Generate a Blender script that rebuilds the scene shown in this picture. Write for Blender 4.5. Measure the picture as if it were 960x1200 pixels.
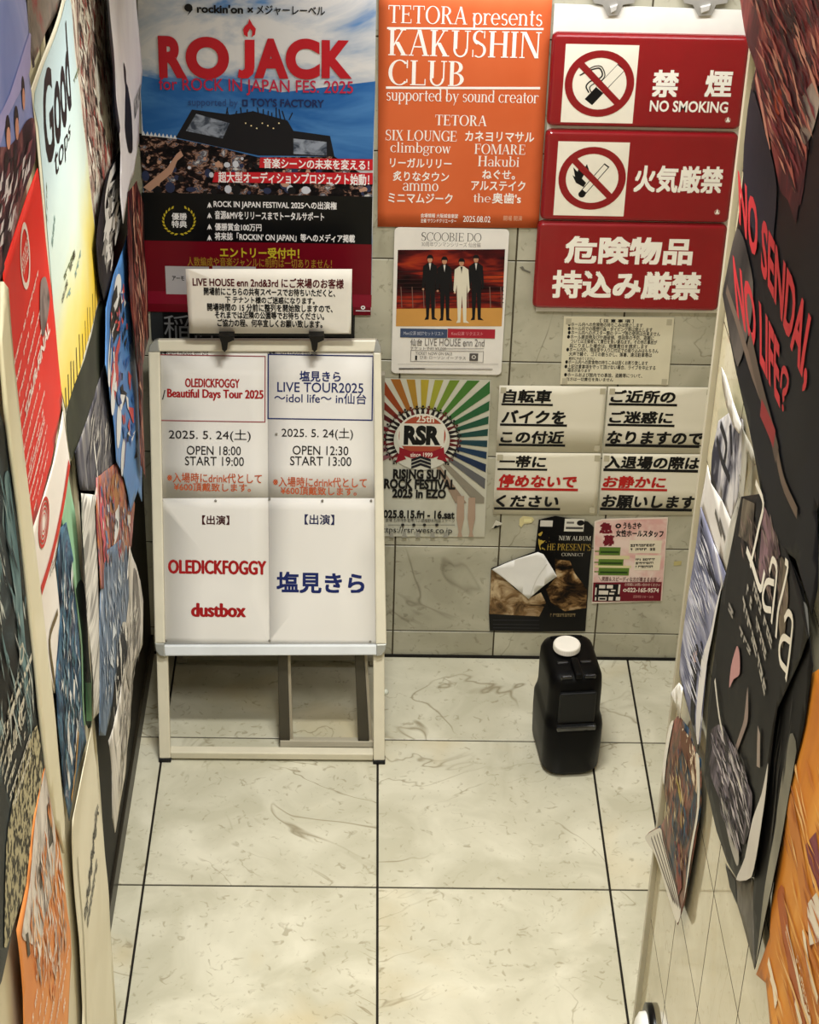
import bpy, bmesh, math, random
import numpy as np
from mathutils import Matrix, Vector
PI = math.pi
for o in list(bpy.data.objects): bpy.data.objects.remove(o)
S = bpy.context.scene
COL = S.collection

# ------------------------------------------------------------------ camera
F = 2377.99
CAM = np.array([-0.05823, -4.87439, 3.62235])
ROT = np.array([[0.9995954408, -0.0149443649, -0.0241995995],
                [-0.0123473627, 0.5384704895, -0.8425539001],
                [0.0256222032, 0.8425118384, 0.5380681228]])
cd = bpy.data.cameras.new('camera'); cam = bpy.data.objects.new('camera', cd); COL.objects.link(cam)
cd.sensor_fit = 'VERTICAL'; cd.sensor_height = 36; cd.sensor_width = 36; cd.lens = F / 1200 * 36
cd.clip_start = .05
M = Matrix([list(ROT[i]) + [CAM[i]] for i in range(3)] + [[0, 0, 0, 1]])
cam.matrix_world = M
S.camera = cam

# ------------------------------------------------------------------ light and exposure
S.view_settings.view_transform = 'Standard'; S.view_settings.look = 'None'
S.view_settings.gamma = 1; S.view_settings.use_curve_mapping = False
S.view_settings.exposure = 0.26
w = bpy.data.worlds.new('world'); S.world = w; w.use_nodes = True
w.node_tree.nodes['Background'].inputs[0].default_value = (.9, .95, 1, 1)
w.node_tree.nodes['Background'].inputs[1].default_value = .15

def area(name, loc, size, power, col, rot=(0, 0, 0)):
    l = bpy.data.lights.new(name, 'AREA'); l.shape = 'RECTANGLE'; l.size, l.size_y = size
    l.energy = power; l.color = col
    o = bpy.data.objects.new(name, l); o.location = loc; o.rotation_euler = rot; COL.objects.link(o)
    return o
area('hall_lamp_light', (.45, -.30, 2.33), (1.0, .07), 6.5, (.98, .98, 1.0), (math.radians(62), 0, 0))
area('entry_lamp_light', (.05, -1.25, 2.92), (.5, .16), 18.5, (1.0, .985, .925)).data.spread = math.radians(110)
area('stair_lamp_light', (.05, -3.3, 4.25), (.6, 1.0), 44, (1.0, .985, .925)).data.spread = math.radians(115)

# ------------------------------------------------------------------ materials
def lin(h):
    h = h.lstrip('#'); c = [int(h[i:i + 2], 16) / 255 for i in (0, 2, 4)]
    return [x / 12.92 if x <= .04045 else ((x + .055) / 1.055) ** 2.4 for x in c]
MATS = {}
def mat(h, rough=.55, metal=0, spec=.25, coat=0):
    k = ('flat', h, rough, metal, spec, coat)
    if k in MATS: return MATS[k]
    m = bpy.data.materials.new('paint_' + h.strip('#')); m.use_nodes = True
    b = m.node_tree.nodes['Principled BSDF']
    nt = m.node_tree
    c = lin(h)
    tc = nt.nodes.new('ShaderNodeTexCoord'); n = nt.nodes.new('ShaderNodeTexNoise')
    n.inputs['Scale'].default_value = 14; n.inputs['Detail'].default_value = 3
    nt.links.new(tc.outputs['Object'], n.inputs['Vector'])
    r = nt.nodes.new('ShaderNodeValToRGB')
    r.color_ramp.elements[0].position = .3; r.color_ramp.elements[1].position = .7
    r.color_ramp.elements[0].color = [x * .95 for x in c] + [1]
    r.color_ramp.elements[1].color = [min(1, x * 1.04) for x in c] + [1]
    nt.links.new(n.outputs['Fac'], r.inputs[0]); nt.links.new(r.outputs[0], b.inputs['Base Color'])
    b.inputs['Roughness'].default_value = rough; b.inputs['Metallic'].default_value = metal
    b.inputs['Specular IOR Level'].default_value = spec; b.inputs['Coat Weight'].default_value = coat
    MATS[k] = m
    return m

def photo(stops, scale=(8, 8, 8), detail=5, dist=.6, rough=.45, seed=0, const=False):
    """printed picture: noise through a colour ramp"""
    k = ('photo', tuple(stops), scale, detail, dist, rough, seed, const)
    if k in MATS: return MATS[k]
    m = bpy.data.materials.new('printed_picture'); m.use_nodes = True
    nt = m.node_tree; b = nt.nodes['Principled BSDF']
    tc = nt.nodes.new('ShaderNodeTexCoord'); mp = nt.nodes.new('ShaderNodeMapping')
    mp.inputs['Scale'].default_value = scale; mp.inputs['Location'].default_value = (seed * 3.7, seed * 1.3, seed * 2.1)
    n = nt.nodes.new('ShaderNodeTexNoise'); n.inputs['Scale'].default_value = 1
    n.inputs['Detail'].default_value = detail; n.inputs['Distortion'].default_value = dist
    n.inputs['Roughness'].default_value = .6
    nt.links.new(tc.outputs['Object'], mp.inputs[0]); nt.links.new(mp.outputs[0], n.inputs['Vector'])
    r = nt.nodes.new('ShaderNodeValToRGB'); cr = r.color_ramp
    if const: cr.interpolation = 'CONSTANT'
    for i, (p, h) in enumerate(stops):
        e = cr.elements[i] if i < 2 else cr.elements.new(p)
        e.position = p; e.color = lin(h) + [1]
    nt.links.new(n.outputs['Fac'], r.inputs[0]); nt.links.new(r.outputs[0], b.inputs['Base Color'])
    b.inputs['Roughness'].default_value = rough + .08; b.inputs['Specular IOR Level'].default_value = .12
    MATS[k] = m
    return m

def gradient(stops, axis, lo, hi, noise=.1, nscale=6, rough=.45):
    """printed colour blend along one object axis"""
    m = bpy.data.materials.new('printed_blend'); m.use_nodes = True
    nt = m.node_tree; b = nt.nodes['Principled BSDF']
    tc = nt.nodes.new('ShaderNodeTexCoord'); sp = nt.nodes.new('ShaderNodeSeparateXYZ')
    nt.links.new(tc.outputs['Object'], sp.inputs[0])
    mr = nt.nodes.new('ShaderNodeMapRange'); mr.inputs[1].default_value = lo; mr.inputs[2].default_value = hi
    nt.links.new(sp.outputs[axis], mr.inputs[0])
    n = nt.nodes.new('ShaderNodeTexNoise'); n.inputs['Scale'].default_value = nscale; n.inputs['Detail'].default_value = 4
    nt.links.new(tc.outputs['Object'], n.inputs['Vector'])
    ad = nt.nodes.new('ShaderNodeMath'); ad.operation = 'MULTIPLY_ADD'
    ad.inputs[1].default_value = noise; ad.inputs[2].default_value = -noise / 2
    nt.links.new(n.outputs['Fac'], ad.inputs[0])
    a2 = nt.nodes.new('ShaderNodeMath'); a2.operation = 'ADD'
    nt.links.new(mr.outputs[0], a2.inputs[0]); nt.links.new(ad.outputs[0], a2.inputs[1])
    r = nt.nodes.new('ShaderNodeValToRGB'); cr = r.color_ramp
    for i, (p, h) in enumerate(stops):
        e = cr.elements[i] if i < 2 else cr.elements.new(p)
        e.position = p; e.color = lin(h) + [1]
    nt.links.new(a2.outputs[0], r.inputs[0]); nt.links.new(r.outputs[0], b.inputs['Base Color'])
    b.inputs['Roughness'].default_value = rough; b.inputs['Specular IOR Level'].default_value = .2
    return m

def marble(name, base, dark, vein, rough, vs=2.2, vw=.012, stain='#c2aa72'):
    m = bpy.data.materials.new(name); m.use_nodes = True
    nt = m.node_tree; b = nt.nodes['Principled BSDF']; L = nt.links.new
    geo = nt.nodes.new('ShaderNodeNewGeometry'); at = nt.nodes.new('ShaderNodeAttribute'); at.attribute_name = 'tid'
    va = nt.nodes.new('ShaderNodeVectorMath'); va.operation = 'ADD'
    L(geo.outputs['Position'], va.inputs[0]); L(at.outputs['Vector'], va.inputs[1])
    def noise(s, d, ds=0):
        n = nt.nodes.new('ShaderNodeTexNoise'); n.inputs['Scale'].default_value = s; n.inputs['Detail'].default_value = d
        n.inputs['Distortion'].default_value = ds; L(va.outputs[0], n.inputs['Vector']); return n.outputs['Fac']
    def ramp(f, a, c, lo=(0, 0, 0), hi=(1, 1, 1)):
        r = nt.nodes.new('ShaderNodeValToRGB'); r.color_ramp.elements[0].position = a; r.color_ramp.elements[1].position = c
        r.color_ramp.elements[0].color = list(lo) + [1]; r.color_ramp.elements[1].color = list(hi) + [1]
        L(f, r.inputs[0]); return r.outputs[0]
    def mix(f, a, c):
        x = nt.nodes.new('ShaderNodeMix'); x.data_type = 'RGBA'; L(f, x.inputs[0])
        for i, v in ((6, a), (7, c)):
            if isinstance(v, (list, tuple)): x.inputs[i].default_value = list(v) + [1]
            else: L(v, x.inputs[i])
        return x.outputs[2]
    c = mix(ramp(noise(5, 6, .8), .38, .68), lin(dark), lin(base))
    c = mix(ramp(noise(2.3, 3, .3), .60, .78, hi=(.55, .55, .55)), c, lin(stain))
    fs = ramp(noise(38, 6, 1.2), .60, .70, hi=(.5, .5, .5))           # small flecks
    c = mix(fs, c, lin(vein))
    d = nt.nodes.new('ShaderNodeMath'); d.operation = 'SUBTRACT'; d.inputs[1].default_value = .5
    L(noise(vs, 4, 1.6), d.inputs[0])
    ab = nt.nodes.new('ShaderNodeMath'); ab.operation = 'ABSOLUTE'; L(d.outputs[0], ab.inputs[0])
    v = ramp(ab.outputs[0], 0, vw, (1, 1, 1), (0, 0, 0))
    mk = ramp(noise(3.1, 2), .47, .62, hi=(.8, .8, .8))
    mm = nt.nodes.new('ShaderNodeMath'); mm.operation = 'MULTIPLY'; L(v, mm.inputs[0]); L(mk, mm.inputs[1])
    c = mix(mm.outputs[0], c, lin(vein))
    L(c, b.inputs['Base Color']); b.inputs['Roughness'].default_value = rough
    return m

WHITE = mat('#efece6', .5); INK = mat('#0d0c0d', .5); PAPER = mat('#e9e5da', .6)

# ------------------------------------------------------------------ surfaces: a pixel becomes a point on a real plane
def ray(x, y):
    d = ROT @ np.array([x - 480, -(y - 600), -F]); return d / np.linalg.norm(d)
class Plane:
    def __init__(s, O, U, V):
        s.O = np.array(O, float); s.U = np.array(U, float); s.V = np.array(V, float) / np.linalg.norm(V); s.N = np.cross(s.U, s.V)
    def uv(s, x, y, off=0):
        d = ray(x, y); P = s.O + s.N * off
        h = CAM + d * (((P - CAM) @ s.N) / (d @ s.N)) - s.O
        return np.array([h @ s.U, h @ s.V])
    def pt(s, u, v, off=0): return s.O + u * s.U + v * s.V + off * s.N
def drape(Y):
    if Y <= -1.5: return -.620
    t = min(1, (Y + 1.5) / .9); t = t * t * (3 - 2 * t)
    return -.620 - .040 * t
class Drape:                                   # the left side: stair wall, then the set-back hall wall
    U = np.array([0, 1, 0]); V = np.array([0, 0, 1]); N = np.array([1, 0, 0])
    def uv(s, x, y, off=0):
        d = ray(x, y)
        g = lambda Y: CAM[0] + d[0] / d[1] * (Y - CAM[1]) - drape(Y) - off
        lo = hi = None; Y = -3.8; st = .02
        if g(Y) < 0: lo = hi = Y
        while hi is None and Y < -.012:
            if g(Y + st) < 0: lo, hi = Y, Y + st; break
            Y += st
        if hi is None: lo = hi = -.012
        for _ in range(30):
            m = (lo + hi) / 2
            if g(m) < 0: hi = m
            else: lo = m
        Y = lo; return np.array([Y, CAM[2] + d[2] / d[1] * (Y - CAM[1])])
    def pt(s, u, v, off=0): return np.array([drape(u) + off, u, v])
BACK = Plane((0, 0, 0), (1, 0, 0), (0, 0, 1))
STAND = Plane((0, -.505, 0), (1, 0, 0), (0, .385, 1.08))
RIGHT = Plane((.612, 0, 0), (0, -1, 0), (0, 0, 1))
LEFT = Drape()

# ------------------------------------------------------------------ object helpers
def tag(o, label=None, cat=None, group=None, kind=None):
    if label: o['label'] = label
    if cat: o['category'] = cat
    if group: o['group'] = group
    if kind: o['kind'] = kind
    return o
def link(name, bm, material, parent=None, origin=None, smooth=False):
    me = bpy.data.meshes.new(name)
    bmesh.ops.recalc_face_normals(bm, faces=bm.faces) if smooth == 'fix' else None
    if origin is None and parent is not None: origin = Vector(parent['_o'])
    if origin is not None: bmesh.ops.translate(bm, verts=bm.verts, vec=-Vector(origin))
    bm.to_mesh(me); bm.free()
    for m in (material if isinstance(material, (list, tuple)) else [material]): me.materials.append(m)
    if smooth:
        for p in me.polygons: p.use_smooth = True
    o = bpy.data.objects.new(name, me); COL.objects.link(o)
    if parent is not None: o.parent = parent; o['_o'] = tuple(origin)
    else:
        if origin is not None: o.location = origin
        o['_o'] = tuple(origin) if origin is not None else (0, 0, 0)
    return o
def empty(name, loc):
    o = bpy.data.objects.new(name, None); o.location = loc; o['_o'] = tuple(loc); COL.objects.link(o); return o
def sub(name, bm, m, parent, smooth=False):     # parts: mesh given in world coordinates
    # children sit at the parent's origin
    return link(name, bm, m, parent, Vector(parent['_o']), smooth)
def box(bm, a, b, bev=0):
    vs = [bm.verts.new((x, y, z)) for z in (a[2], b[2]) for y in (a[1], b[1]) for x in (a[0], b[0])]
    fs = [bm.faces.new([vs[i] for i in f]) for f in ((0, 2, 3, 1), (4, 5, 7, 6), (0, 1, 5, 4), (2, 6, 7, 3), (0, 4, 6, 2), (1, 3, 7, 5))]
    if bev: bmesh.ops.bevel(bm, geom=list({e for f in fs for e in f.edges}), offset=bev, segments=2, affect='EDGES', profile=.5)
def slab(bm, surf, uvs, lo, hi, bev=0, seg=2):
    """prism over a uv outline on a surface, from off=lo to off=hi"""
    f = bm.faces.new([bm.verts.new(surf.pt(u, v, lo)) for u, v in uvs])
    bmesh.ops.recalc_face_normals(bm, faces=[f])
    if f.normal.dot(Vector(surf.N)) < 0: f.normal_flip()
    r = bmesh.ops.extrude_face_region(bm, geom=[f])
    top = [x for x in r['geom'] if isinstance(x, bmesh.types.BMFace)][0]
    for vtx in top.verts: vtx.co += Vector(surf.N) * (hi - lo)
    if bev: bmesh.ops.bevel(bm, geom=list(top.edges), offset=bev, segments=seg, affect='EDGES', profile=.5)
    return top
def rrect(u0, v0, u1, v1, r, n=4):
    out = []
    for cx, cy, a in ((u1 - r, v1 - r, 0), (u0 + r, v1 - r, 90), (u0 + r, v0 + r, 180), (u1 - r, v0 + r, 270)):
        for k in range(n + 1):
            t = math.radians(a + 90 * k / n); out.append((cx + r * math.cos(t), cy + r * math.sin(t)))
    return out

# ------------------------------------------------------------------ lettering
_tc = {}
def glyphs(s, bold=0.0, impact=False):
    k = (s, bold, impact)
    if k not in _tc:
        multi = impact or any(ord(c) > 255 for c in s)
        cu = bpy.data.curves.new('t', 'FONT'); cu.body = s; cu.offset = 0 if multi else bold; cu.resolution_u = 8 if len(s) < 3 else 3
        o = bpy.data.objects.new('t', cu); COL.objects.link(o)
        dg = bpy.context.evaluated_depsgraph_get(); me = o.evaluated_get(dg).to_mesh()
        v = np.array([tuple(x.co)[:2] for x in me.vertices]); f = [tuple(p.vertices) for p in me.polygons]
        bpy.data.objects.remove(o); bpy.data.curves.remove(cu)
        lay = [0] * len(v)
        if multi and bold:                      # thicken by overprinting
            D = [(-1, -1), (1, -1), (-1, 1), (1, 1), (0, 0)] if not impact else [(-1.3, 0), (-.7, .5), (0, -.5), (0, .5), (.7, -.5), (1.3, 0)]
            n = len(v); f = [tuple(i + n * j for i in q) for j in range(len(D)) for q in f]
            v = np.concatenate([v + np.array(d) * bold for d in D]); lay = [j for j in range(len(D)) for _ in range(n)]
        v = (v - v.min(0)) / (v.max(0) - v.min(0)); _tc[k] = (v, f, lay)
    return _tc[k]
# a roman face with thick stems, hairlines and slab serifs
T, H_ = .13, .045
def serif_text(s, T=.13):
    quads = []
    x0 = 0
    def q(*p): quads.append([(x + x0, y) for x, y in p])
    def V(x, a, b, w=None): w = w or T; q((x, a), (x + w, a), (x + w, b), (x, b))
    def Hh(y, a, b, w=.05): q((a, y), (b, y), (b, y + w), (a, y + w))
    def D(xa, ya, xb, yb, w): q((xa, ya), (xa + w, ya), (xb + w, yb), (xb, yb))
    def Sf(x, y, w): q((x, y), (x + w, y), (x + w, y + .04), (x, y + .04))
    def R(cx, cy, rx, ry, a0, a1, tt=None, th=.045):
        tt = tt or T; n = max(5, int(abs(a1 - a0) / 15))
        P = []
        for i in range(n + 1):
            a = math.radians(a0 + (a1 - a0) * i / n); c, z = math.cos(a), math.sin(a)
            P.append(((cx + rx * c, cy + ry * z), (cx + (rx - tt) * c, cy + (ry - th) * z)))
        for i in range(n): q(P[i][0], P[i + 1][0], P[i + 1][1], P[i][1])
    def st(x, a=0, b=1, e=.07, lo=True, hi=True):
        V(x, a, b)
        if lo: Sf(x - e, a, T + 2 * e)
        if hi: Sf(x - e, b - .04, T + 2 * e)
    X = .66
    for ch in s:
        wd = .6
        if ch == ' ': wd = .3
        elif ch == 'A': D(.06, 0, .36, 1, .05); D(.62, 0, .33, 1, T); Hh(.32, .18, .6); Sf(0, 0, .2); Sf(.54, 0, .28); wd = .82
        elif ch == 'B': st(.1); R(.3, .755, .3, .245, -90, 90); R(.3, .27, .36, .27, -90, 90); Hh(.49, .2, .32, .045); wd = .74
        elif ch in 'CG':
            R(.46, .5, .44, .52, 45, 315); V(.74, .68, 1.0, .05)
            if ch == 'G': V(.66, .05, .42); Sf(.58, .40, .28)
            else: V(.74, .1, .24, .045)
            wd = .86
        elif ch == 'D': st(.1); R(.28, .5, .52, .5, -90, 90); wd = .86
        elif ch == 'E': st(.1); Hh(.955, .1, .62, .045); Hh(0, .1, .66, .045); Hh(.49, .2, .5); V(.59, .78, 1, .04); V(.63, 0, .24, .04); V(.48, .4, .62, .04); wd = .74
        elif ch == 'F': st(.1); Hh(.955, .1, .62, .045); Hh(.48, .2, .5); V(.59, .76, 1, .04); V(.48, .38, .62, .04); wd = .68
        elif ch == 'H': st(.1); st(.62); Hh(.49, .2, .64); wd = .88
        elif ch == 'I': st(.1); wd = .38
        elif ch == 'K': st(.1); D(.2, .36, .56, 1, .06); D(.58, 0, .28, .52, T + .02); Sf(.48, .96, .24); Sf(.52, 0, .28); wd = .84
        elif ch == 'L': st(.1); Hh(0, .1, .64, .045); V(.61, 0, .26, .04); wd = .7
        elif ch == 'M': V(.1, 0, 1, .05); D(.46, 0, .1, 1, T); D(.46, 0, .82, 1, .05); V(.84, 0, 1); Sf(.03, 0, .2); Sf(.77, 0, .27); Sf(.02, .96, .2); Sf(.84, .96, .2); wd = 1.08
        elif ch == 'N': V(.1, 0, 1, .055); D(.64, 0, .1, 1, T + .01); V(.72, 0, 1, .055); Sf(.02, 0, .22); Sf(.02, .96, .2); Sf(.64, .96, .22); wd = .9
        elif ch == 'O': R(.46, .5, .44, .52, 0, 360); wd = .94
        elif ch == 'R': st(.1); R(.3, .74, .32, .26, -90, 90); D(.58, 0, .3, .5, T); Hh(.48, .2, .32, .045); Sf(.56, 0, .24); wd = .82
        elif ch == 'P': st(.1); R(.3, .72, .34, .28, -90, 90); wd = .7
        elif ch == 'S': R(.32, .74, .26, .28, 50, 250, .11); R(.32, .26, .28, .28, -130, 75, .11); q((.1, .62), (.2, .54), (.52, .38), (.48, .50), (.2, .66)); V(.5, .72, 1, .04); V(.06, 0, .28, .04); wd = .66
        elif ch == 'T': st(.3, hi=False); Hh(.955, .02, .72, .045); V(.02, .76, 1, .04); V(.68, .76, 1, .04); wd = .76
        elif ch == 'U': V(.12, .3, 1); V(.64, .3, 1, .055); R(.405, .3, .29, .32, 180, 360, .09, .06); Sf(.03, .96, .3); Sf(.55, .96, .24); wd = .82
        elif ch == 'W': D(.2, 0, .02, 1, T); D(.2, 0, .46, 1, .05); D(.6, 0, .42, 1, T); D(.62, 0, .86, 1, .05); Sf(-.03, .96, .26); Sf(.76, .96, .24); wd = .98
        elif ch == 'X': D(.54, 0, .06, 1, T + .02); D(.06, 0, .56, 1, .05); Sf(0, 0, .2); Sf(.46, 0, .3); Sf(0, .96, .3); Sf(.5, .96, .2); wd = .8
        elif ch == 'a': R(.28, .17, .24, .19, 0, 360, .1); V(.4, 0, .5, .11); R(.28, .46, .23, .21, 0, 160, .1); Sf(.4, 0, .18); wd = .58
        elif ch == 'b': V(.08, 0, 1, .11); Sf(0, .96, .12); R(.32, .33, .28, .34, 0, 360, .12); wd = .64
        elif ch == 'c': R(.3, .33, .28, .34, 40, 320, .11); wd = .55
        elif ch == 'd': V(.44, 0, 1, .11); Sf(.36, .96, .12); Sf(.48, 0, .14); R(.3, .33, .28, .34, 0, 360, .12); wd = .66
        elif ch == 'e': R(.3, .33, .28, .34, 0, 315, .11); Hh(.33, .1, .56, .04); wd = .6
        elif ch == 'g': R(.28, .4, .23, .26, 0, 360, .1); R(.28, -.12, .26, .18, 0, 360, .08); V(.06, .0, .16, .08); Sf(.42, .6, .16); wd = .58
        elif ch == 'h': V(.08, 0, 1, .11); Sf(0, .96, .12); R(.3, .42, .24, .24, 0, 180, .11); V(.43, 0, .42, .11); Sf(.02, 0, .23); Sf(.37, 0, .23); wd = .64
        elif ch == 'i': V(.1, 0, .64, .11); Sf(.03, 0, .25); Sf(.03, .61, .12); R(.155, .84, .07, .08, 0, 360, .07, .08); wd = .34
        elif ch == 'k': V(.08, 0, 1, .11); Sf(0, .96, .12); D(.18, .26, .42, .64, .05); D(.42, 0, .22, .36, .13); Sf(.02, 0, .23); Sf(.38, 0, .24); Sf(.36, .61, .22); wd = .64
        elif ch == 'l': V(.1, 0, 1, .11); Sf(.03, 0, .25); Sf(.03, .96, .12); wd = .34
        elif ch in 'mn':
            V(.08, 0, .64, .11); Sf(.01, .61, .12); Sf(.02, 0, .23); R(.3, .42, .24, .24, 0, 180, .11); V(.43, 0, .42, .11); Sf(.37, 0, .23); wd = .64
            if ch == 'm': R(.65, .42, .24, .24, 0, 180, .11); V(.78, 0, .42, .11); Sf(.72, 0, .23); wd = .99
        elif ch == 'o': R(.3, .33, .28, .34, 0, 360, .12); wd = .6
        elif ch == 'p': V(.08, -.3, .64, .11); Sf(.0, .61, .12); Sf(.02, -.3, .23); R(.32, .33, .28, .34, 0, 360, .12); wd = .64
        elif ch == 'r': V(.08, 0, .64, .11); Sf(.01, .61, .12); Sf(.02, 0, .25); R(.32, .44, .2, .22, 30, 160, .1); wd = .48
        elif ch == 's': R(.24, .48, .18, .18, 30, 250, .09); R(.24, .18, .2, .2, -150, 70, .09); q((.08, .42), (.16, .34), (.4, .24), (.36, .34)); wd = .48
        elif ch == 't': V(.14, .06, .84, .11); Hh(.6, .04, .38, .045); R(.26, .12, .12, .14, 180, 320, .08); wd = .4
        elif ch == 'u': V(.08, .2, .64, .11); V(.43, 0, .64, .11); R(.3, .22, .22, .24, 180, 350, .1); Sf(0, .61, .12); Sf(.36, .61, .12); Sf(.48, 0, .12); wd = .64
        elif ch == 'w': D(.2, 0, .05, .64, .11); D(.22, 0, .38, .64, .045); D(.5, 0, .36, .64, .11); D(.52, 0, .68, .64, .045); Sf(0, .61, .2); Sf(.6, .61, .18); wd = .8
        elif ch == 'y': D(.26, 0, .06, .64, .12); D(.12, -.3, .5, .64, .05); Sf(0, .61, .22); Sf(.42, .61, .18); wd = .6
        elif ch == "'": V(.05, .72, 1, .08); wd = .2
        elif ch == '.': V(.06, 0, .12, .12); wd = .26
        x0 += wd * 1.0
    v, f = [], []
    for p in quads:
        f.append(tuple(range(len(v), len(v) + len(p)))); v += p
    lay = [i % 40 for i, p in enumerate(quads) for _ in p]
    v = np.array(v); v = (v - v.min(0)) / (v.max(0) - v.min(0))
    return v, f, lay

# ------------------------------------------------------------------ printed sheets
class Sheet:
    def __init__(s, name, label, cat, surf, outline, m, off, group=None, thick=.0012, wave=0, seed=0, curl=None, grid=.05, lift=None, uvs=None, rnd=0):
        s.surf, s.off, s.wave, s.seed, s.grid = surf, off, wave, seed, grid
        s.base = (.0010 if wave > .0015 else .0007) if wave or curl else 0
        s.lift = .0002 if wave > .0015 else .00012
        s.curl = None
        s.parts = {}; s.n = 0; s.k = 0
        uv = uvs or [tuple(surf.uv(x, y, off)) for x, y in outline]
        s.bounds = (min(p[0] for p in uv), min(p[1] for p in uv), max(p[0] for p in uv), max(p[1] for p in uv))
        s.curl = curl
        if rnd: uv = rrect(*s.bounds, rnd)
        bm = s.mesh2d(uv, off, solid=thick)
        c = (np.array([s.surf.pt(u, v, off) for u, v in uv]).min(0) + np.array([s.surf.pt(u, v, off) for u, v in uv]).max(0)) / 2
        s.root = link(name, bm, m, None, Vector(c), smooth=bool(wave))
        tag(s.root, label, cat, group)
    def disp(s, u, v):
        d = 0
        if s.wave:
            a = s.seed * 1.7
            d += s.wave * (math.sin(u * 9 + a) * .5 + math.sin(v * 13 + u * 5 + a * 2) * .35 + math.sin(v * 27 - u * 17 + a * 3) * .25)
        if s.curl:
            for side, wd, h in s.curl:
                u0, v0, u1, v1 = s.bounds
                t = {'r': (u - (u1 - wd)) / wd, 'l': ((u0 + wd) - u) / wd, 't': (v - (v1 - wd)) / wd, 'b': ((v0 + wd) - v) / wd}[side]
                if t > 0: d += h * t * t
        return d
    def mesh2d(s, uv, off, solid=0):
        bm = bmesh.new()
        f = bm.faces.new([bm.verts.new((u, v, 0)) for u, v in uv])
        bm.normal_update()
        if f.normal.z < 0: f.normal_flip()
        if s.wave or s.curl:
            bmesh.ops.triangulate(bm, faces=bm.faces[:])
            for ax in (0, 1):
                lo = min(v.co[ax] for v in bm.verts); hi = max(v.co[ax] for v in bm.verts)
                g = s.grid; k = math.ceil(lo / g + 1e-6) * g
                while k < hi - 1e-6:
                    co = [0, 0, 0]; no = [0, 0, 0]; co[ax] = k; no[ax] = 1
                    bmesh.ops.bisect_plane(bm, geom=bm.verts[:] + bm.edges[:] + bm.faces[:], plane_co=co, plane_no=no); k += g
        for v in bm.verts:
            u, w_ = v.co.x, v.co.y; v.co = s.surf.pt(u, w_, off + s.disp(u, w_))
        if solid:
            fs = bm.faces[:]
            r = bmesh.ops.extrude_face_region(bm, geom=fs)
            nv = [x for x in r['geom'] if isinstance(x, bmesh.types.BMVert)]
            # the moved copy is the front
            for x in nv: x.co += Vector(s.surf.N) * solid
            s.front = solid
        return bm
    def _bm(s, part, m):
        k = (part, m.name)
        if k not in s.parts:
            s.n += 1; s.parts[k] = (bmesh.new(), m, s.off + s.front + s.base + s.lift * s.n)
        return s.parts[k]
    def UV(s, x, y): return tuple(s.surf.uv(x, y, s.off))
    def poly(s, part, pts, m, uv=False):
        bm, _, off = s._bm(part, m); s.k += 1; off += (s.k % 9) * 8e-6
        p = pts if uv else [s.UV(*q) for q in pts]
        if s.wave > .0015 and len(p) > 4 and not uv:      # soften printed shapes
            A = [np.array(q) for q in p]; n = len(A); p = []
            for i in range(n):
                p0, p1, p2, p3 = A[i - 1], A[i], A[(i + 1) % n], A[(i + 2) % n]
                for t in (0, .33, .67): p.append(tuple(p1 * (1 - 3 * t * t + 2 * t ** 3) + p2 * (3 * t * t - 2 * t ** 3) + .35 * (p2 - p0) * (t - 2 * t * t + t ** 3) + .35 * (p3 - p1) * (t ** 3 - t * t)))
        t = s.mesh2d(p, off); me = bpy.data.meshes.new('x'); t.to_mesh(me); t.free(); bm.from_mesh(me); bpy.data.meshes.remove(me)
    def rect(s, part, x0, y0, x1, y1, m):
        a = s.UV(x0, y1); b = s.UV(x1, y0); s.poly(part, [a, (b[0], a[1]), b, (a[0], b[1])], m, True)
    def frame(s, part, x0, y0, x1, y1, m, w_=.002):
        a = s.UV(x0, y1); b = s.UV(x1, y0)
        for r in ((a[0], a[1], b[0], a[1] + w_), (a[0], b[1] - w_, b[0], b[1]), (a[0], a[1], a[0] + w_, b[1]), (b[0] - w_, a[1], b[0], b[1])):
            s.poly(part, [(r[0], r[1]), (r[2], r[1]), (r[2], r[3]), (r[0], r[3])], m, True)
    def disc(s, part, x, y, rx, m, ry=None, n=24, inner=None, a0=0, a1=360):
        c = s.UV(x, y); e = s.UV(x + rx, y); r = abs(e[0] - c[0]); r2 = r if ry is None else abs(s.UV(x, y - ry)[1] - c[1])
        P = [(c[0] + r * math.cos(math.radians(a0 + (a1 - a0) * i / n)), c[1] + r2 * math.sin(math.radians(a0 + (a1 - a0) * i / n))) for i in range(n + 1)]
        if inner is None: s.poly(part, P[:-1] if a1 - a0 >= 360 else P, m, True)
        else:
            for i in range(n):
                z = [(c[0] + (q[0] - c[0]) * inner, c[1] + (q[1] - c[1]) * inner) for q in (P[i + 1], P[i])]
                s.poly(part, [P[i], P[i + 1]] + z, m, True)
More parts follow.
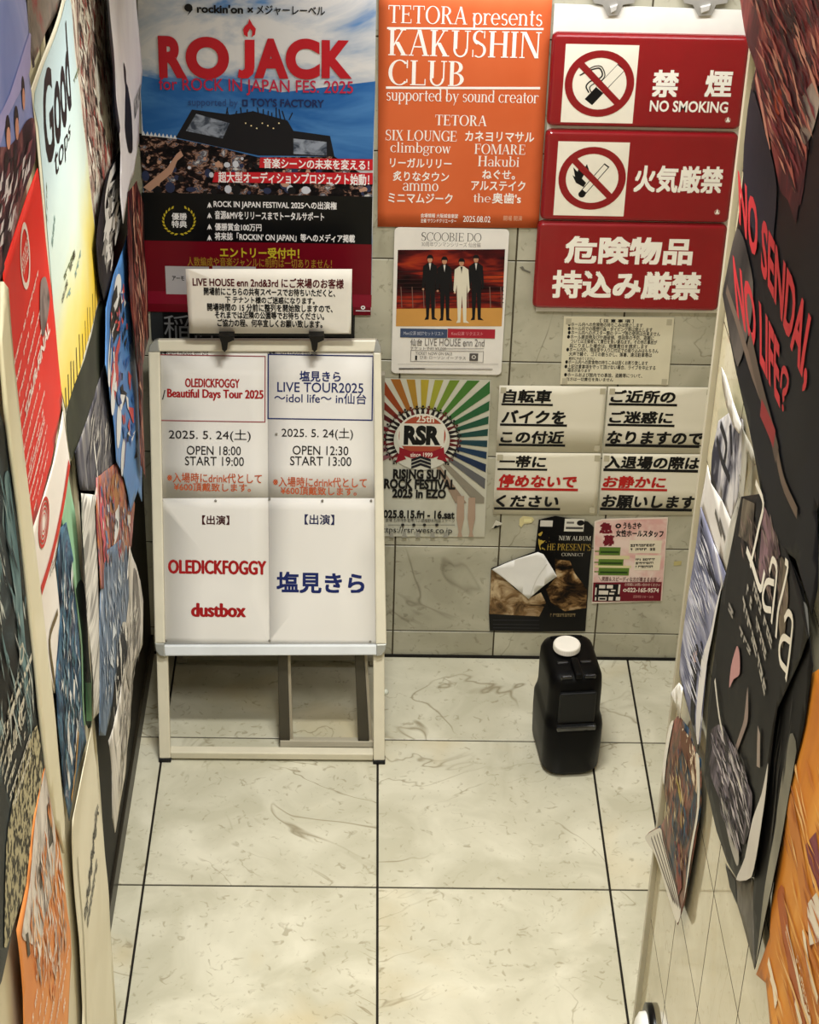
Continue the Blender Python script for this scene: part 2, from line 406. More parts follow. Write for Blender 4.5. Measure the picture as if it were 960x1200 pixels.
    def line(s, part, pts, w_, m, uv=False):
        P = [np.array(p if uv else s.UV(*p)) for p in pts]
        if len(P) > 2:                          # smooth the stroke
            Z = [2 * P[0] - P[1]] + P + [2 * P[-1] - P[-2]]; O = []
            for p0, p1, p2, p3 in zip(Z, Z[1:], Z[2:], Z[3:]):
                for t in (0, .25, .5, .75): O.append(.5 * (2 * p1 + (p2 - p0) * t + (2 * p0 - 5 * p1 + 4 * p2 - p3) * t * t + (3 * p1 - p0 - 3 * p2 + p3) * t ** 3))
            P = O + [P[-1]]
        for a, b in zip(P, P[1:]):
            d = b - a; L = np.linalg.norm(d)
            if L < 1e-6: continue
            n = np.array([-d[1], d[0]]) / L * w_ / 2; e = d / L * w_ * .3
            s.poly(part, [tuple(a - n - e), tuple(b - n + e), tuple(b + n + e), tuple(a + n - e)], m, True)
    def put(s, part, vf, quad, m, shear=0):
        v, f, lay = vf; bm, _, off = s._bm(part, m)
        Q = [np.array(q) for q in quad]
        if s.wave > .0015:                      # follow the sheet's waves
            t = bmesh.new(); tv = []
            for a, b in v:
                a2 = a + shear * (b - .5); p = Q[0] * (1 - a2) * (1 - b) + Q[1] * a2 * (1 - b) + Q[2] * a2 * b + Q[3] * (1 - a2) * b
                tv.append(t.verts.new((p[0], p[1], 0)))
            for q in f:
                try: t.faces.new([tv[i] for i in q])
                except ValueError: pass
            for ax in (0, 1):
                lo = min(x.co[ax] for x in t.verts); hi = max(x.co[ax] for x in t.verts); k = math.ceil(lo / s.grid + 1e-6) * s.grid
                while k < hi - 1e-6:
                    co = [0, 0, 0]; no = [0, 0, 0]; co[ax] = k; no[ax] = 1
                    bmesh.ops.bisect_plane(t, geom=t.verts[:] + t.edges[:] + t.faces[:], plane_co=co, plane_no=no); k += s.grid
            for x in t.verts: u_, v_ = x.co.x, x.co.y; x.co = s.surf.pt(u_, v_, off + s.disp(u_, v_))
            me = bpy.data.meshes.new('x'); t.to_mesh(me); t.free(); bm.from_mesh(me); bpy.data.meshes.remove(me); return
        vs = []
        for (a, b), ly in zip(v, lay):
            a2 = a + shear * (b - .5)
            p = Q[0] * (1 - a2) * (1 - b) + Q[1] * a2 * (1 - b) + Q[2] * a2 * b + Q[3] * (1 - a2) * b
            vs.append(bm.verts.new(s.surf.pt(p[0], p[1], off + ly * 8e-6 + s.disp(p[0], p[1]))))
        for q in f:
            if len(set(q)) < 3: continue
            try: bm.faces.new([vs[i] for i in q])
            except ValueError: pass
    def text(s, t, x0, y0, x1, y1, m, bold=0, serif=False, shear=0, part='lettering', T=.13, impact=False):
        a = s.UV(x0, y1); b = s.UV(x1, y0)
        s.put(part, serif_text(t, T) if serif else glyphs(t, bold, impact), [a, (b[0], a[1]), b, (a[0], b[1])], m, shear)
    def textq(s, t, quad, m, bold=0, shear=0, part='lettering', serif=False):
        s.put(part, serif_text(t) if serif else glyphs(t, bold), [s.UV(*q) for q in quad], m, shear)
    def scrib(s, quad, lines, m, seed=1, part='lettering', dens=14, fill=.62):
        """rows of tiny print too small to read"""
        R = random.Random(seed); Q = [np.array(s.UV(*q)) for q in quad]
        def B(a, b): return tuple(Q[0] * (1 - a) * (1 - b) + Q[1] * a * (1 - b) + Q[2] * a * b + Q[3] * (1 - a) * b)
        for i in range(lines):
            b0 = i / lines; h = fill / lines; x = 0; end = R.uniform(.7, 1)
            while x < end:
                w1 = R.uniform(.5, 1.4) / dens; k = R.random()
                if k > .12:
                    a, c = x, min(1, x + w1 * .8)
                    if k > .55: s.poly(part, [B(a, b0), B(c, b0), B(c, b0 + h * .35), B(a, b0 + h * .35)], m, True)
                    s.poly(part, [B(a, b0 + h * .6), B(c, b0 + h * .6), B(c, b0 + h), B(a, b0 + h)], m, True)
                    t = R.choice((a, (a + c) / 2)); s.poly(part, [B(t, b0), B(t + .25 * w1, b0), B(t + .25 * w1, b0 + h), B(t, b0 + h)], m, True)
                x += w1
    def strokes(s, part, region, n, cols, d0, ln, wd, seed=1, bend=.35):
        """printed hair, cloth and brush marks: many thin strokes inside a region, along the pixel direction d0"""
        R = random.Random(seed); P = [np.array(q, float) for q in region]
        x0, y0 = np.min(P, 0); x1, y1 = np.max(P, 0); d = np.array(d0, float); d /= np.linalg.norm(d); nn = np.array([-d[1], d[0]])
        def inside(q):
            c = False; j = len(P) - 1
            for i in range(len(P)):
                if (P[i][1] > q[1]) != (P[j][1] > q[1]) and q[0] < (P[j][0] - P[i][0]) * (q[1] - P[i][1]) / (P[j][1] - P[i][1]) + P[i][0]: c = not c
                j = i
            return c
        k = t = 0
        while k < n and t < n * 30:
            t += 1; a = np.array([R.uniform(x0, x1), R.uniform(y0, y1)]); L_ = ln * R.uniform(.5, 1.3); w_ = bend * R.uniform(-1, 1)
            b = a + d * L_ * .5 + nn * L_ * w_ * .25; c = a + d * L_ + nn * L_ * w_ * R.uniform(-.2, .5)
            if not (inside(a) and inside(b) and inside(c)): continue
            A, B, C = (np.array(s.UV(*q)) for q in (a, b, c)); T_ = C - A; T_ = np.array([-T_[1], T_[0]]) / max(1e-6, np.linalg.norm(T_)); w2 = wd * R.uniform(.5, 1.4)
            m1, m2 = B + T_ * w2 / 2, B - T_ * w2 / 2
            s.poly('%s' % part, [tuple(A), tuple(m2), tuple(C), tuple(m1)], R.choice(cols), True); k += 1
    def done(s):
        by = {}
        for (part, _), (bm, m, off) in s.parts.items():
            if len(bm.verts): by.setdefault(part, []).append((bm, m))
            else: bm.free()
        for part, rows in by.items():
            mats = [m for _, m in rows]; V, Fc, Mi = [], [], []
            for k, (bm, _) in enumerate(rows):
                bm.verts.index_update(); n = len(V); V += [tuple(v.co) for v in bm.verts]
                for f in bm.faces: Fc.append([v.index + n for v in f.verts]); Mi.append(k)
                bm.free()
            for fs in islands(V, Fc):
                used = sorted({i for f in fs for i in Fc[f]}); ix = {a: b for b, a in enumerate(used)}; mi = sorted({Mi[f] for f in fs})
                o0 = Vector(s.root['_o']); me = bpy.data.meshes.new(part)
                me.from_pydata([tuple(Vector(V[a]) - o0) for a in used], [], [[ix[a] for a in Fc[f]] for f in fs])
                for k in mi: me.materials.append(mats[k])
                for p, f in zip(me.polygons, fs): p.material_index = mi.index(Mi[f])
                o = bpy.data.objects.new(part, me); COL.objects.link(o); o.parent = s.root
        return s.root
def islands(V, Fc):
    """the faces of a printed part, one list for each line or mark that stands well apart from the rest"""
    par = list(range(len(V)))
    def find(a):
        while par[a] != a: par[a] = par[par[a]]; a = par[a]
        return a
    for f in Fc:
        r = find(f[0])
        for a in f[1:]: par[find(a)] = r
    rt = [find(f[0]) for f in Fc]; roots = sorted(set(rt)); k = len(roots); num = {r: i for i, r in enumerate(roots)}
    if k == 1 or k > 3000: return [list(range(len(Fc)))]
    P = np.array(V, dtype=np.float32); lo = np.full((k, 3), np.inf, np.float32); hi = -lo
    own = np.array([num.get(find(a), 0) for a in range(len(V))])
    np.minimum.at(lo, own, P); np.maximum.at(hi, own, P); size = (hi - lo).max(1)
    d2 = np.zeros((k, k), np.float32)
    for ax in range(3):
        g = np.maximum(0, np.maximum(lo[:, None, ax] - hi[None, :, ax], lo[None, :, ax] - hi[:, None, ax])); d2 += g * g
    near = np.sqrt(d2) <= np.maximum(.02, .5 * np.maximum(size[:, None], size[None, :]))
    lab = -np.ones(k, int); c = 0
    for i in range(k):
        if lab[i] >= 0: continue
        st = [i]; lab[i] = c
        while st:
            a = st.pop()
            for b in np.nonzero(near[a] & (lab < 0))[0]: lab[b] = c; st.append(b)
        c += 1
    if c > 60: return [list(range(len(Fc)))]
    out = [[] for _ in range(c)]
    for f, r in enumerate(rt): out[lab[num[r]]].append(f)
    return out

# ================================================================== SETTING
def tiles(name, surf, us, vs, mats, gap=.005, thick=.010, seed=0, e=.0008):
    R = random.Random(seed); bm = bmesh.new(); lay = bm.faces.layers.float_vector.new('tid')
    for u0, u1 in zip(us, us[1:]):
        for v0, v1 in zip(vs, vs[1:]):
            if u1 - u0 < .02 or v1 - v0 < .012: continue
            t = (R.uniform(0, 40), R.uniform(0, 40), R.uniform(0, 40)); g = gap / 2
            a = [bm.verts.new(surf.pt(u, v, -thick)) for u, v in ((u0 + g, v0 + g), (u1 - g, v0 + g), (u1 - g, v1 - g), (u0 + g, v1 - g))]
            b = [bm.verts.new(surf.pt(u, v, -e)) for u, v in ((u0 + g, v0 + g), (u1 - g, v0 + g), (u1 - g, v1 - g), (u0 + g, v1 - g))]
            c = [bm.verts.new(surf.pt(u, v, 0)) for u, v in ((u0 + g + e, v0 + g + e), (u1 - g - e, v0 + g + e), (u1 - g - e, v1 - g - e), (u0 + g + e, v1 - g - e))]
            fs = [bm.faces.new(c)]
            for i in range(4):
                j = (i + 1) % 4; fs += [bm.faces.new([a[i], a[j], b[j], b[i]]), bm.faces.new([b[i], b[j], c[j], c[i]])]
            for f in fs: f[lay] = t
            if e < .0001:
                for f in fs[1:]: f.material_index = 1
    f = bm.faces.new([bm.verts.new(surf.pt(u, v, -.0035)) for u, v in ((us[0], vs[0]), (us[-1], vs[0]), (us[-1], vs[-1]), (us[0], vs[-1]))])
    f.material_index = 1
    for q in ((us[0], vs[0], us[-1], vs[-1]),):        # solid body behind
        P = [bm.verts.new(surf.pt(u, v, -.06)) for u, v in ((q[0], q[1]), (q[2], q[1]), (q[2], q[3]), (q[0], q[3]))]
        ff = list(f.verts); g = bm.faces.new(P[::-1]); g.material_index = 1
        for i in range(4):
            j = (i + 1) % 4; h = bm.faces.new([ff[j], ff[i], P[i], P[j]]); h.material_index = 1
    o = link(name, bm, mats); tag(o, kind='structure'); return o
GROUT = mat('#1f1b15', .9); GROUT2 = mat('#4d4535', .9)
FLOORM = marble('floor_marble', '#d4d0bc', '#bcb8a2', '#857a5e', .22, vs=1.7, vw=.006)
WALLM = marble('wall_marble', '#bcb8a4', '#a19d89', '#6e6854', .35, vs=1.5, vw=.006, stain='#a39d80')
SIDEM = marble('side_wall_tile', '#d2c9ad', '#c4bb9e', '#a89c7c', .06, vs=1.2, vw=.004, stain='#c5b78f')
FP = Plane((0, 0, 0), (1, 0, 0), (0, 1, 0))
fr = [-.3966 - .6 * k for k in range(3, -1, -1)]
tiles('floor', FP, [-.70, -.6, 0, .6, .7474, 1.3474, 1.6], [-1.9] + fr[1:] + [0.0], [FLOORM, GROUT], gap=.006, seed=3)
tiles('wall_back', BACK, [-.70] + [.0434 + .3 * k for k in range(-2, 6)], [0, .0917] + [.0917 + .3025 * k for k in range(1, 11)], [WALLM, GROUT2], gap=.0045, seed=7)
CREAM = mat('#d8ceb2', .35)
tiles('wall_right', RIGHT, [1.5] + [1.774 + .3 * k for k in range(0, 12)], [0, .0917] + [.0917 + .3025 * k for k in range(1, 15)], [SIDEM, GROUT2], gap=.004, e=.00005, seed=11)
bm = bmesh.new(); box(bm, (.612, -1.5, 0), (1.25, -1.44, 4.3)); tag(link('wall_right_end', bm, mat('#cfc8b4', .5)), kind='structure')
bm = bmesh.new(); box(bm, (1.24, -1.45, 0), (1.3, 0, 4.3)); tag(link('wall_hall_side', bm, mat('#cfc8b4', .5)), kind='structure')
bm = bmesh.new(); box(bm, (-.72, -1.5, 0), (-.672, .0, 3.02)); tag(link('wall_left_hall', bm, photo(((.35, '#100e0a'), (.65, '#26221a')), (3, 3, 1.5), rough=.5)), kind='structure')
bm = bmesh.new(); box(bm, (-.72, -5.2, 0), (-.620, -1.5, 4.3)); tag(link('wall_left', bm, photo(((.3, '#cfc6a8'), (.7, '#ddd4b8')), (3, 3, 3), rough=.4)), kind='structure')
bm = bmesh.new(); box(bm, (-.72, -1.95, 3.02), (1.3, 0, 3.1)); box(bm, (-.72, -2.0, 3.02), (1.3, -1.95, 4.36)); box(bm, (-.72, -5.2, 4.36), (1.3, -1.95, 4.42))
tag(link('ceiling', bm, mat('#e6e3da', .8)), kind='structure')
bm = bmesh.new()
for k in range(11): box(bm, (-.62, -5.1, .0), (.612, -1.95 - .28 * k, .17 * (k + 1))) if k < 11 else None
tag(link('stairs', bm, mat('#bdb6a0', .5)), kind='structure')
bm = bmesh.new(); box(bm, (-.676, -1.49, 0), (-.664, -.004, .07), .003); tag(link('baseboard_left', bm, mat('#262219', .4)), kind='structure')
bm = bmesh.new()      # corner trim of the stair wall: two white strips with a dark seam
box(bm, (.604, -1.504, 0), (.612, -1.478, 3.4), .001); box(bm, (.601, -1.512, 0), (.616, -1.504, 3.4), .001)
tag(link('trim_1', bm, mat('#b9b29d', .3)), kind='structure')
bm = bmesh.new(); box(bm, (-.6195, -1.506, 0), (-.612, -1.49, 3.4), .001)
tag(link('trim_2', bm, mat('#cfc6aa', .4)), kind='structure')

bm = bmesh.new(); box(bm, (-.672, -.008, -.01), (1.24, .0, .006)); tag(link('trim_3', bm, mat('#14110d', .8)), kind='structure')
bm = bmesh.new(); box(bm, (-.72, -2.0, -.09), (1.3, .06, -.061)); tag(link('light_leak_slab', bm, mat('#14110d', .8)), kind='structure')  # unseen dark slab added under the floor against light leaking in

# lamps
def lamp(loc, sx, sy, label):
    t = empty('ceiling_light', loc); tag(t, label, 'lamp')
    bm = bmesh.new(); box(bm, (loc[0] - sx / 2, loc[1] - sy / 2, loc[2]), (loc[0] + sx / 2, loc[1] + sy / 2, loc[2] + .06), .008); sub('housing', bm, mat('#e8e8e4', .4), t)
lamp((.45, -.34, 2.36), 1.1, .08, 'white fluorescent lamp housing above the red signs')
lamp((.05, -1.25, 2.94), .6, .2, 'white fluorescent ceiling lamp housing over the foot of the stairs')
lamp((.05, -3.3, 4.30), .6, 1.1, 'white ceiling lamp housing high above the stairs')

# ================================================================== BACK WALL
# --- dark poster low behind the sign stand
s = Sheet('poster', 'black poster with grey kanji half hidden behind the sign stand notice', 'poster', BACK, [(178, 352), (416, 366), (414, 520), (182, 520)], mat('#0c0c0f', .4), .002, uvs=None)
s.text('稲', 193, 369, 222, 398, mat('#8d8e90'))
s.text('荷', 224, 369, 252, 398, mat('#8d8e90'))
s.rect('margin', 178, 356, 190, 398, mat('#2c2e30'))
s.done()

# --- ROCK festival poster
rj = Sheet('poster', 'large festival poster with blue sky, stage crowd and red ROJACK title', 'poster', BACK, [(161, -14), (441.2, -14), (435.3, 364.5), (172, 364.5)],
           photo(((.30, '#2a528c'), (.38, '#5d84b4'), (.46, '#a9b2be'), (.58, '#d2d0ce')), (3.2, 3, 5), 5, .9, .35, seed=4), .004)
u0, v0, u1, v1 = rj.bounds
rj.poly('sky_picture', [(164, 88), (200, 96), (262, 92), (330, 108), (440, 95), (437, 190), (390, 200), (170, 200)], photo(((.38, '#2a5f9e'), (.6, '#4c80b8'), (.66, '#b9c4d0'), (.75, '#d6d7d8')), (3, 3, 9), 4, .5, .35, seed=9))
crowd = photo(((.40, '#0c0a0c'), (.50, '#1c1618'), (.54, '#5a3d33'), (.58, '#a98672'), (.61, '#2a2d42'), (.66, '#7f8088'), (.73, '#d8d4cf')), (38, 38, 55), 3, .4, .45, seed=2)
rj.poly('crowd_picture', [(163, 156), (206, 162), (255, 172), (303, 184), (392, 183), (437, 212), (436.5, 230), (169, 230)], crowd)
for i in range(9): x = 166 + i * 4.6; rj.poly('tent_roofs', [(x, 158 + i * .5), (x + 2.3, 153 + i * .6), (x + 4.6, 158.5 + i * .5)], mat('#d4d6da'))
dk = mat('#14141a', .4)
rj.poly('stage', [(206, 161), (225, 128), (270, 134), (297, 130), (337, 141), (344, 153), (387, 159), (392, 183), (303, 182)], dk)
for i in range(16):
    x = 264 + i * 5; rj.line('stage_rigging', [(x, 140), (x + random.Random(i).uniform(-4, 4), 126 + (i % 4) * 2)], .003, dk)
scr = photo(((.4, '#3c4350'), (.6, '#8f97a5')), (30, 30, 40), 3)
rj.poly('stage_screens', [(230, 133), (269, 144), (261, 162), (218, 153)], scr); rj.poly('stage_screens', [(344, 162), (383, 166), (383, 182), (344, 180)], scr)
for i in range(7): rj.disc('stage_lamps', 288 + i * 6.5, 144 + (i % 3) * 3, .9, mat('#ffe9b0'), n=8)
skin = mat('#b98f78'); shirt = mat('#c9ccd6'); navy = mat('#2b3350'); blk = mat('#100e12')
R = random.Random(5)
for i in range(90):
    x, y = R.uniform(170, 432), R.uniform(178, 228)
    if y < 165 + (x - 165) * .13: continue
    c = R.choice((blk, blk, skin, shirt, navy, navy)); r = R.uniform(1.5, 4.5) * (.5 + (y - 170) / 60)
    rj.disc('crowd_people', x, min(y, 228 - r), r, c, ry=min(r * R.uniform(.8, 1.4), max(.5, 229 - y) + 1), n=9)
rj.poly('raised_arm', [(168, 219), (196, 196), (207, 180), (212, 176), (215, 182), (208, 188), (202, 202), (176, 224)], skin)
red = mat('#c01d28', .35); dred = mat('#7c0d1d', .35)
rj.rect('black_band', 169, 230, 436.6, 286.5, mat('#0a0b0d', .35))
rj.rect('red_band', 170, 286, 436, 364.4, mat('#6d0a1a', .35))
rj.rect('red_stripe', 171, 345, 435.6, 355, mat('#86122a', .35))
rj.rect('label_box', 195, 312, 245, 344, mat('#b6b1b2')); rj.rect('label_box', 250, 312, 300, 344, mat('#b6b1b2'))
rj.poly('red_banner', [(305, 184), (437, 186), (437, 199), (304, 196)], red); rj.poly('red_banner', [(252, 201), (437, 202), (437, 215.5), (249, 213)], red)
whi = mat('#f2efee')
rj.text('音楽シーンの未来を変える！', 309, 187, 433, 196.5, whi, .02); rj.text('超大型オーディションプロジェクト始動！', 256, 203.5, 433, 213.5, whi, .02)
rj.disc('comma_mark', 221, 8.5, 4.8, INK); rj.poly('comma_mark', [(224.5, 8), (226, 11), (219.5, 18), (223, 11)], INK)
rj.text("rockin'on", 231, 5.5, 285, 14.5, INK, .035); rj.text('×', 290, 8, 297, 14.5, INK, .03); rj.text('メジャーレーベル', 301, 7, 381, 16.5, INK, .015)
def RR(t, a, b, c, d, k=.055): rj.text(t, a, b, c, d, mat('#b01a26', .35), k, part='title')
RR('R', 187, 42, 218, 90.5); RR('O', 218.5, 43, 268, 91.5); RR('A', 298, 45, 338, 91); RR('C', 335, 45, 375, 92); RR('K', 377, 47, 413, 91)
rj.poly('title', [(287, 46), (298.5, 46), (298.5, 78), (297, 86), (291, 91), (284, 91.5), (279, 90), (280, 80.5), (284, 82), (287, 80)], red)
rj.poly('flame_mark', [(292, 21), (296, 28), (300, 33), (299, 40), (295, 43), (296, 36), (293, 33), (290.5, 38), (290.5, 43), (286, 40), (285, 34), (288, 29), (291, 27)], red)
rj.text('for ROCK IN JAPAN FES. 2025', 187, 94.5, 414, 109, mat('#b3213f'), .008)
rj.text('supported by', 221, 115.5, 279, 125.5, mat('#2d4a80'), .006); rj.text("TOY'S FACTORY", 294, 116, 380, 124, mat('#1d2a55'), .03); rj.frame('lettering', 284, 116, 290.5, 124, mat('#1d2a55'), .004)
def flame(x, y, m, k=1): rj.poly('flame_bullets', [(x, y - 4 * k), (x + 1.6 * k, y - 1 * k), (x + 3 * k, y + 3 * k), (x + 1 * k, y + 1.2 * k), (x, y + 3 * k), (x - .6 * k, y + 1.2 * k), (x - 2.6 * k, y + 3 * k), (x - 1.6 * k, y - .5 * k)], m)
for t, a, b, y in (('ROCK IN JAPAN FESTIVAL 2025への出演権', 250.6, 394.7, 240), ('音源&MVをリリースまでトータルサポート', 252, 380, 252.3), ('優勝賞金100万円', 252, 306.5, 265.5), ('将来誌「ROCKIN’ ON JAPAN」等へのメディア掲載', 252, 416, 278.3)):
    rj.text(t, a, y - 3.9, b, y + 3.9, whi, .02); flame(245.5, y, whi)
gold = mat('#c9b52e')
for i in range(11):
    for sg in (-1, 1):
        a = math.radians(-80 + i * 14.5); cx, cy = 210 + sg * 17.5 * math.cos(a), 257.5 - 15.5 * math.sin(a)
        tx, ty = -sg * math.sin(a), -math.cos(a); nx, ny = sg * math.cos(a), -math.sin(a)
        rj.poly('laurel_wreath', [(cx - tx * 2.2, cy - ty * 2.2), (cx + nx * 2, cy + ny * 2), (cx + tx * 2.5 + nx * 2.4, cy + ty * 2.5 + ny * 2.4), (cx + tx * .8 - nx * .3, cy + ty * .8 - ny * .3)], gold)
rj.text('優勝', 201.5, 249, 219, 257, whi, .02); rj.text('特典', 201.5, 258, 219, 266, whi, .02)
rj.text('エントリー受付中！', 258, 290, 351, 301, gold, .025); rj.text('人数編成や音楽ジャンルに制約は一切ありません！', 220, 303, 389, 311, mat('#a8822a'), .006)
rj.text('アーモ', 202, 323, 216, 328, INK, .02)
rj.disc('logo_mark', 425.5, 359.5, 2.6, whi, inner=.45, n=12); rj.rect('logo_mark', 417, 363, 434, 363.6, whi)
rj.done()

# --- orange poster
og = Sheet('poster', 'orange poster with white serif print headed TETORA presents KAKUSHIN CLUB', 'poster', BACK, [(444, -12), (648, -12), (631.2, 267), (442.6, 265.5)], photo(((.3, '#cc5f33'), (.7, '#d4693d')), (4, 4, 4), 3, .3, .5), .004, wave=.0009, grid=.09, lift=.0007)
cr = mat('#f7efe6')
og.text('TETORA presents', 455, 9, 636.5, 32.5, cr, serif=True)
og.text('KAKUSHIN', 455, 36.7, 635, 65, cr, serif=True, T=.15); og.text('CLUB', 455, 71, 544.5, 99.5, cr, serif=True, T=.15)
og.line('rule', [(454.5, 32.6), (636.3, 33.6)], .0052, cr); og.line('rule', [(453.3, 102.4), (632.3, 103)], .0062, cr)
og.text('supported by sound creator', 453, 106.5, 632, 121.5, cr, serif=True)
for t, *b in (('TETORA', 510, 135, 571, 146.6), ('SIX LOUNGE', 452, 153, 535.5, 164), ('climbgrow', 457.5, 167, 528.7, 181.5), ('ammo', 472, 214.5, 514, 223), ('FOMARE', 556, 169, 616, 180), ('Hakubi', 560, 183, 609, 194.5), ('the', 554.6, 226.5, 575.5, 236.5)):
    og.text(t, *b, cr, serif=True, T=.15)
for t, *b in (('リーガルリリー', 457, 185.7, 529.5, 195.5), ('炙りなタウン', 460.5, 201, 526.5, 211.5), ('ミニマムジーク', 455, 226.5, 530.6, 237), ('カネヨリマサル', 545, 154.5, 626.5, 165), ('ねぐせ。', 565, 199, 604, 209.5), ('アルステイク', 552, 212, 616, 222.5), ("奥歯's", 576.5, 226, 611, 238)):
    og.text(t, *b, cr, .016)
og.text('会場情報 大阪城音楽堂', 493, 250.3, 537, 254.5, cr, .01); og.text('主催 サウンドクリエーター', 493, 256.2, 535, 260.4, cr, .01); og.text('2025.08.02', 542.6, 253, 575, 259.5, cr, .005); og.text('開場 開演', 590, 252.5, 612, 258, mat('#e9b391'))
og.done()

# --- safety signs on a white backing board
bb = Sheet('backing_board', 'white board behind the three red safety signs', 'board', BACK, [(650, 4), (881.5, 12), (842.5, 366), (628, 364)], mat('#e4e1d8', .35), .003, thick=.004)
bb.done()
signred = mat('#8c1018', .25, spec=.5, coat=.3)
def sign(label, px, kind):
    uv = [BACK.uv(*p, .022) for p in px]
    u0 = min(p[0] for p in uv); u1 = max(p[0] for p in uv); v0 = min(p[1] for p in uv); v1 = max(p[1] for p in uv)
    bm = bmesh.new(); slab(bm, BACK, rrect(u0, v0, u1, v1, .016), .0072, .0162); slab(bm, BACK, rrect(u0 + .002, v0 + .002, u1 - .002, v1 - .002, .014), .0162, .025, .0088, 4)
    s = Sheet.__new__(Sheet); s.surf, s.off, s.wave, s.seed, s.grid, s.lift, s.curl, s.parts, s.n, s.front = BACK, .0245, 0, 0, .05, .0005, None, {}, 0, .0005
    s.bounds = (u0, v0, u1, v1); s.k = 0; s.base = 0; s.lift = .00015
    s.root = link('safety_sign', bm, signred, None, Vector(BACK.pt((u0 + u1) / 2, (v0 + v1) / 2, .01)), smooth=False)
    tag(s.root, label, 'sign', 'red safety signs on the white board'); return s
cw = mat('#efe8d6', .4); cwx = mat('#f6f1e4', .4)
s = sign('topmost red plastic no smoking sign with crossed cigarette', [(648, 41), (879, 43.5), (867.5, 150.5), (640.5, 148)], 0)
s.rect('white_panel', 657, 53, 749.5, 143, cw)
def nosign(s, x, y, r):
    s.disc('prohibition_ring', x, y, r, signred, inner=.78, n=40)
    c = np.array(s.UV(x, y)); R_ = abs(s.UV(x + r, y)[0] - c[0]); k = .74 * R_ * .7071
    s.line('prohibition_ring', [tuple(c + (-k * 1.15, k * 1.15)), tuple(c + (k * 1.15, -k * 1.15))], R_ * .2, signred, uv=True)
# cigarette
s.line('cigarette', [(692, 117), (726, 81)], .0252, INK); s.line('cigarette_paper', [(703, 105), (725.4, 81.6)], .0225, cw); s.line('cigarette_ash', [(692.3, 116.7), (700.5, 108)], .0252, INK)
pts = [(690, 108), (687, 101), (692, 95), (700, 93), (706, 88), (703, 80), (695, 81), (687, 84), (680, 88)]
s.line('smoke', pts, .0035, INK); s.line('smoke', [(695, 111), (691, 103), (696, 98), (704, 95), (709, 88), (705, 78), (697, 77.5), (688, 82)], .0025, INK)
nosign(s, 702.6, 98, 40.7)
s.text('禁', 763, 82, 797, 113.5, cwx, .03); s.text('煙', 825, 82.5, 860, 113.5, cwx, .03); s.text('NO SMOKING', 761, 119, 854, 130.5, cwx, .025)
s.disc('maker_mark', 853, 140.5, 3.4, mat('#c9a08e'), inner=.8, n=14); s.poly('maker_mark', [(850.6, 142.3), (853.3, 136.5), (855.6, 142.5)], cwx); s.done()
s = sign('middle red sign with crossed burning match, fire strictly prohibited', [(641.5, 154.5), (866.5, 157), (853.5, 260), (633, 258)], 1)
s.rect('white_panel', 648.5, 167, 738.5, 252, cw)
s.line('match', [(683, 226), (710, 195)], .0165, INK); s.line('match_stick', [(686, 222.5), (709.2, 195.8)], .0125, cw); s.line('match', [(690, 216), (705, 199)], .0025, INK)
s.poly('flame', [(684, 219), (675, 214), (671, 205), (674, 207), (672, 196), (677, 201), (680, 190), (685, 197), (688, 192), (691, 201), (690, 208), (686, 202), (682, 209), (687, 214)], INK)
s.disc('match', 682, 227.5, 4.2, INK, n=14)
nosign(s, 694, 209, 39.5)
s.text('火気厳禁', 742, 195, 849, 225, cwx, .03); s.disc('maker_mark', 840.5, 248.5, 3.4, mat('#c9a08e'), inner=.8, n=14); s.poly('maker_mark', [(838, 250.3), (840.8, 244.5), (843, 250.5)], cwx); s.done()
s = sign('lowest red sign with two rows of white characters, no picture', [(632, 262), (853.5, 264), (841, 362.5), (624, 361.5)], 2)
s.text('危険物品', 661, 279, 814, 308.5, cwx, .035); s.text('持込み厳禁', 646, 319, 823.5, 349, cwx, .035); s.done()
# clips above the board
for i, (a, b, lab) in enumerate(((700, 737, 'grey metal hanging clip above the board, the left of two'), (806, 846, 'grey metal hanging clip above the board, the right of two'))):
    bm = bmesh.new(); P = [BACK.uv(x, y, .01) for x, y in ((a - 10, -12), (b + 10, -12), (b + 6, 3), (b - 7, 5), (b - 12, 17), (a + 12, 18), (a + 6, 5), (a - 4, 3))]
    slab(bm, BACK, P, .0072, .016, .001); c = Vector(BACK.pt(*P[4], .01)); o = link('hanging_clip', bm, mat('#b9b7b2', .35, .6), None, c); tag(o, lab, 'clip', 'hanging clips over the signs')
    bm = bmesh.new(); q = [BACK.uv(x, y, .02) for x, y in ((a + 15, 8), (b - 13, 5), (b - 15, 12), (a + 16, 15))]; slab(bm, BACK, q, .016, .024, .002); sub('screw_tab', bm, mat('#dedcd8', .25, .5), o)

# --- band flyer
sd = Sheet('flyer', 'white flyer with photo of four suited men, headed SCOOBIE DO', 'flyer', BACK, [(462.5, 269), (595, 268.5), (587.5, 437.5), (460, 437)], mat('#e6e1d9', .3), .006, rnd=.012)
sd.text('SCOOBIE DO', 494, 273, 564.5, 282, mat('#3a3434'), serif=True, T=.09); sd.text('30周年ワンマンシリーズ 仙台編', 494, 284, 563.5, 288.5, mat('#8a8480'))
sd.poly('photo_print', [(466.3, 292.5), (592, 291.8), (588, 382), (464, 382)], photo(((.35, '#150a0c'), (.48, '#4a1416'), (.58, '#8e2a1c'), (.7, '#b4481f')), (6, 6, 26), 3, .4, .35, seed=3))
for k in range(9): y = 318 + k * 4.6; sd.line('rows_of_seats', [(466, y), (590, y - .5)], .0022, mat('#2a1012'))
for k in range(10): x = 470 + k * 13; sd.line('rows_of_seats', [(x, 336), (x + 1, 360)], .002, mat('#7a5a50'))
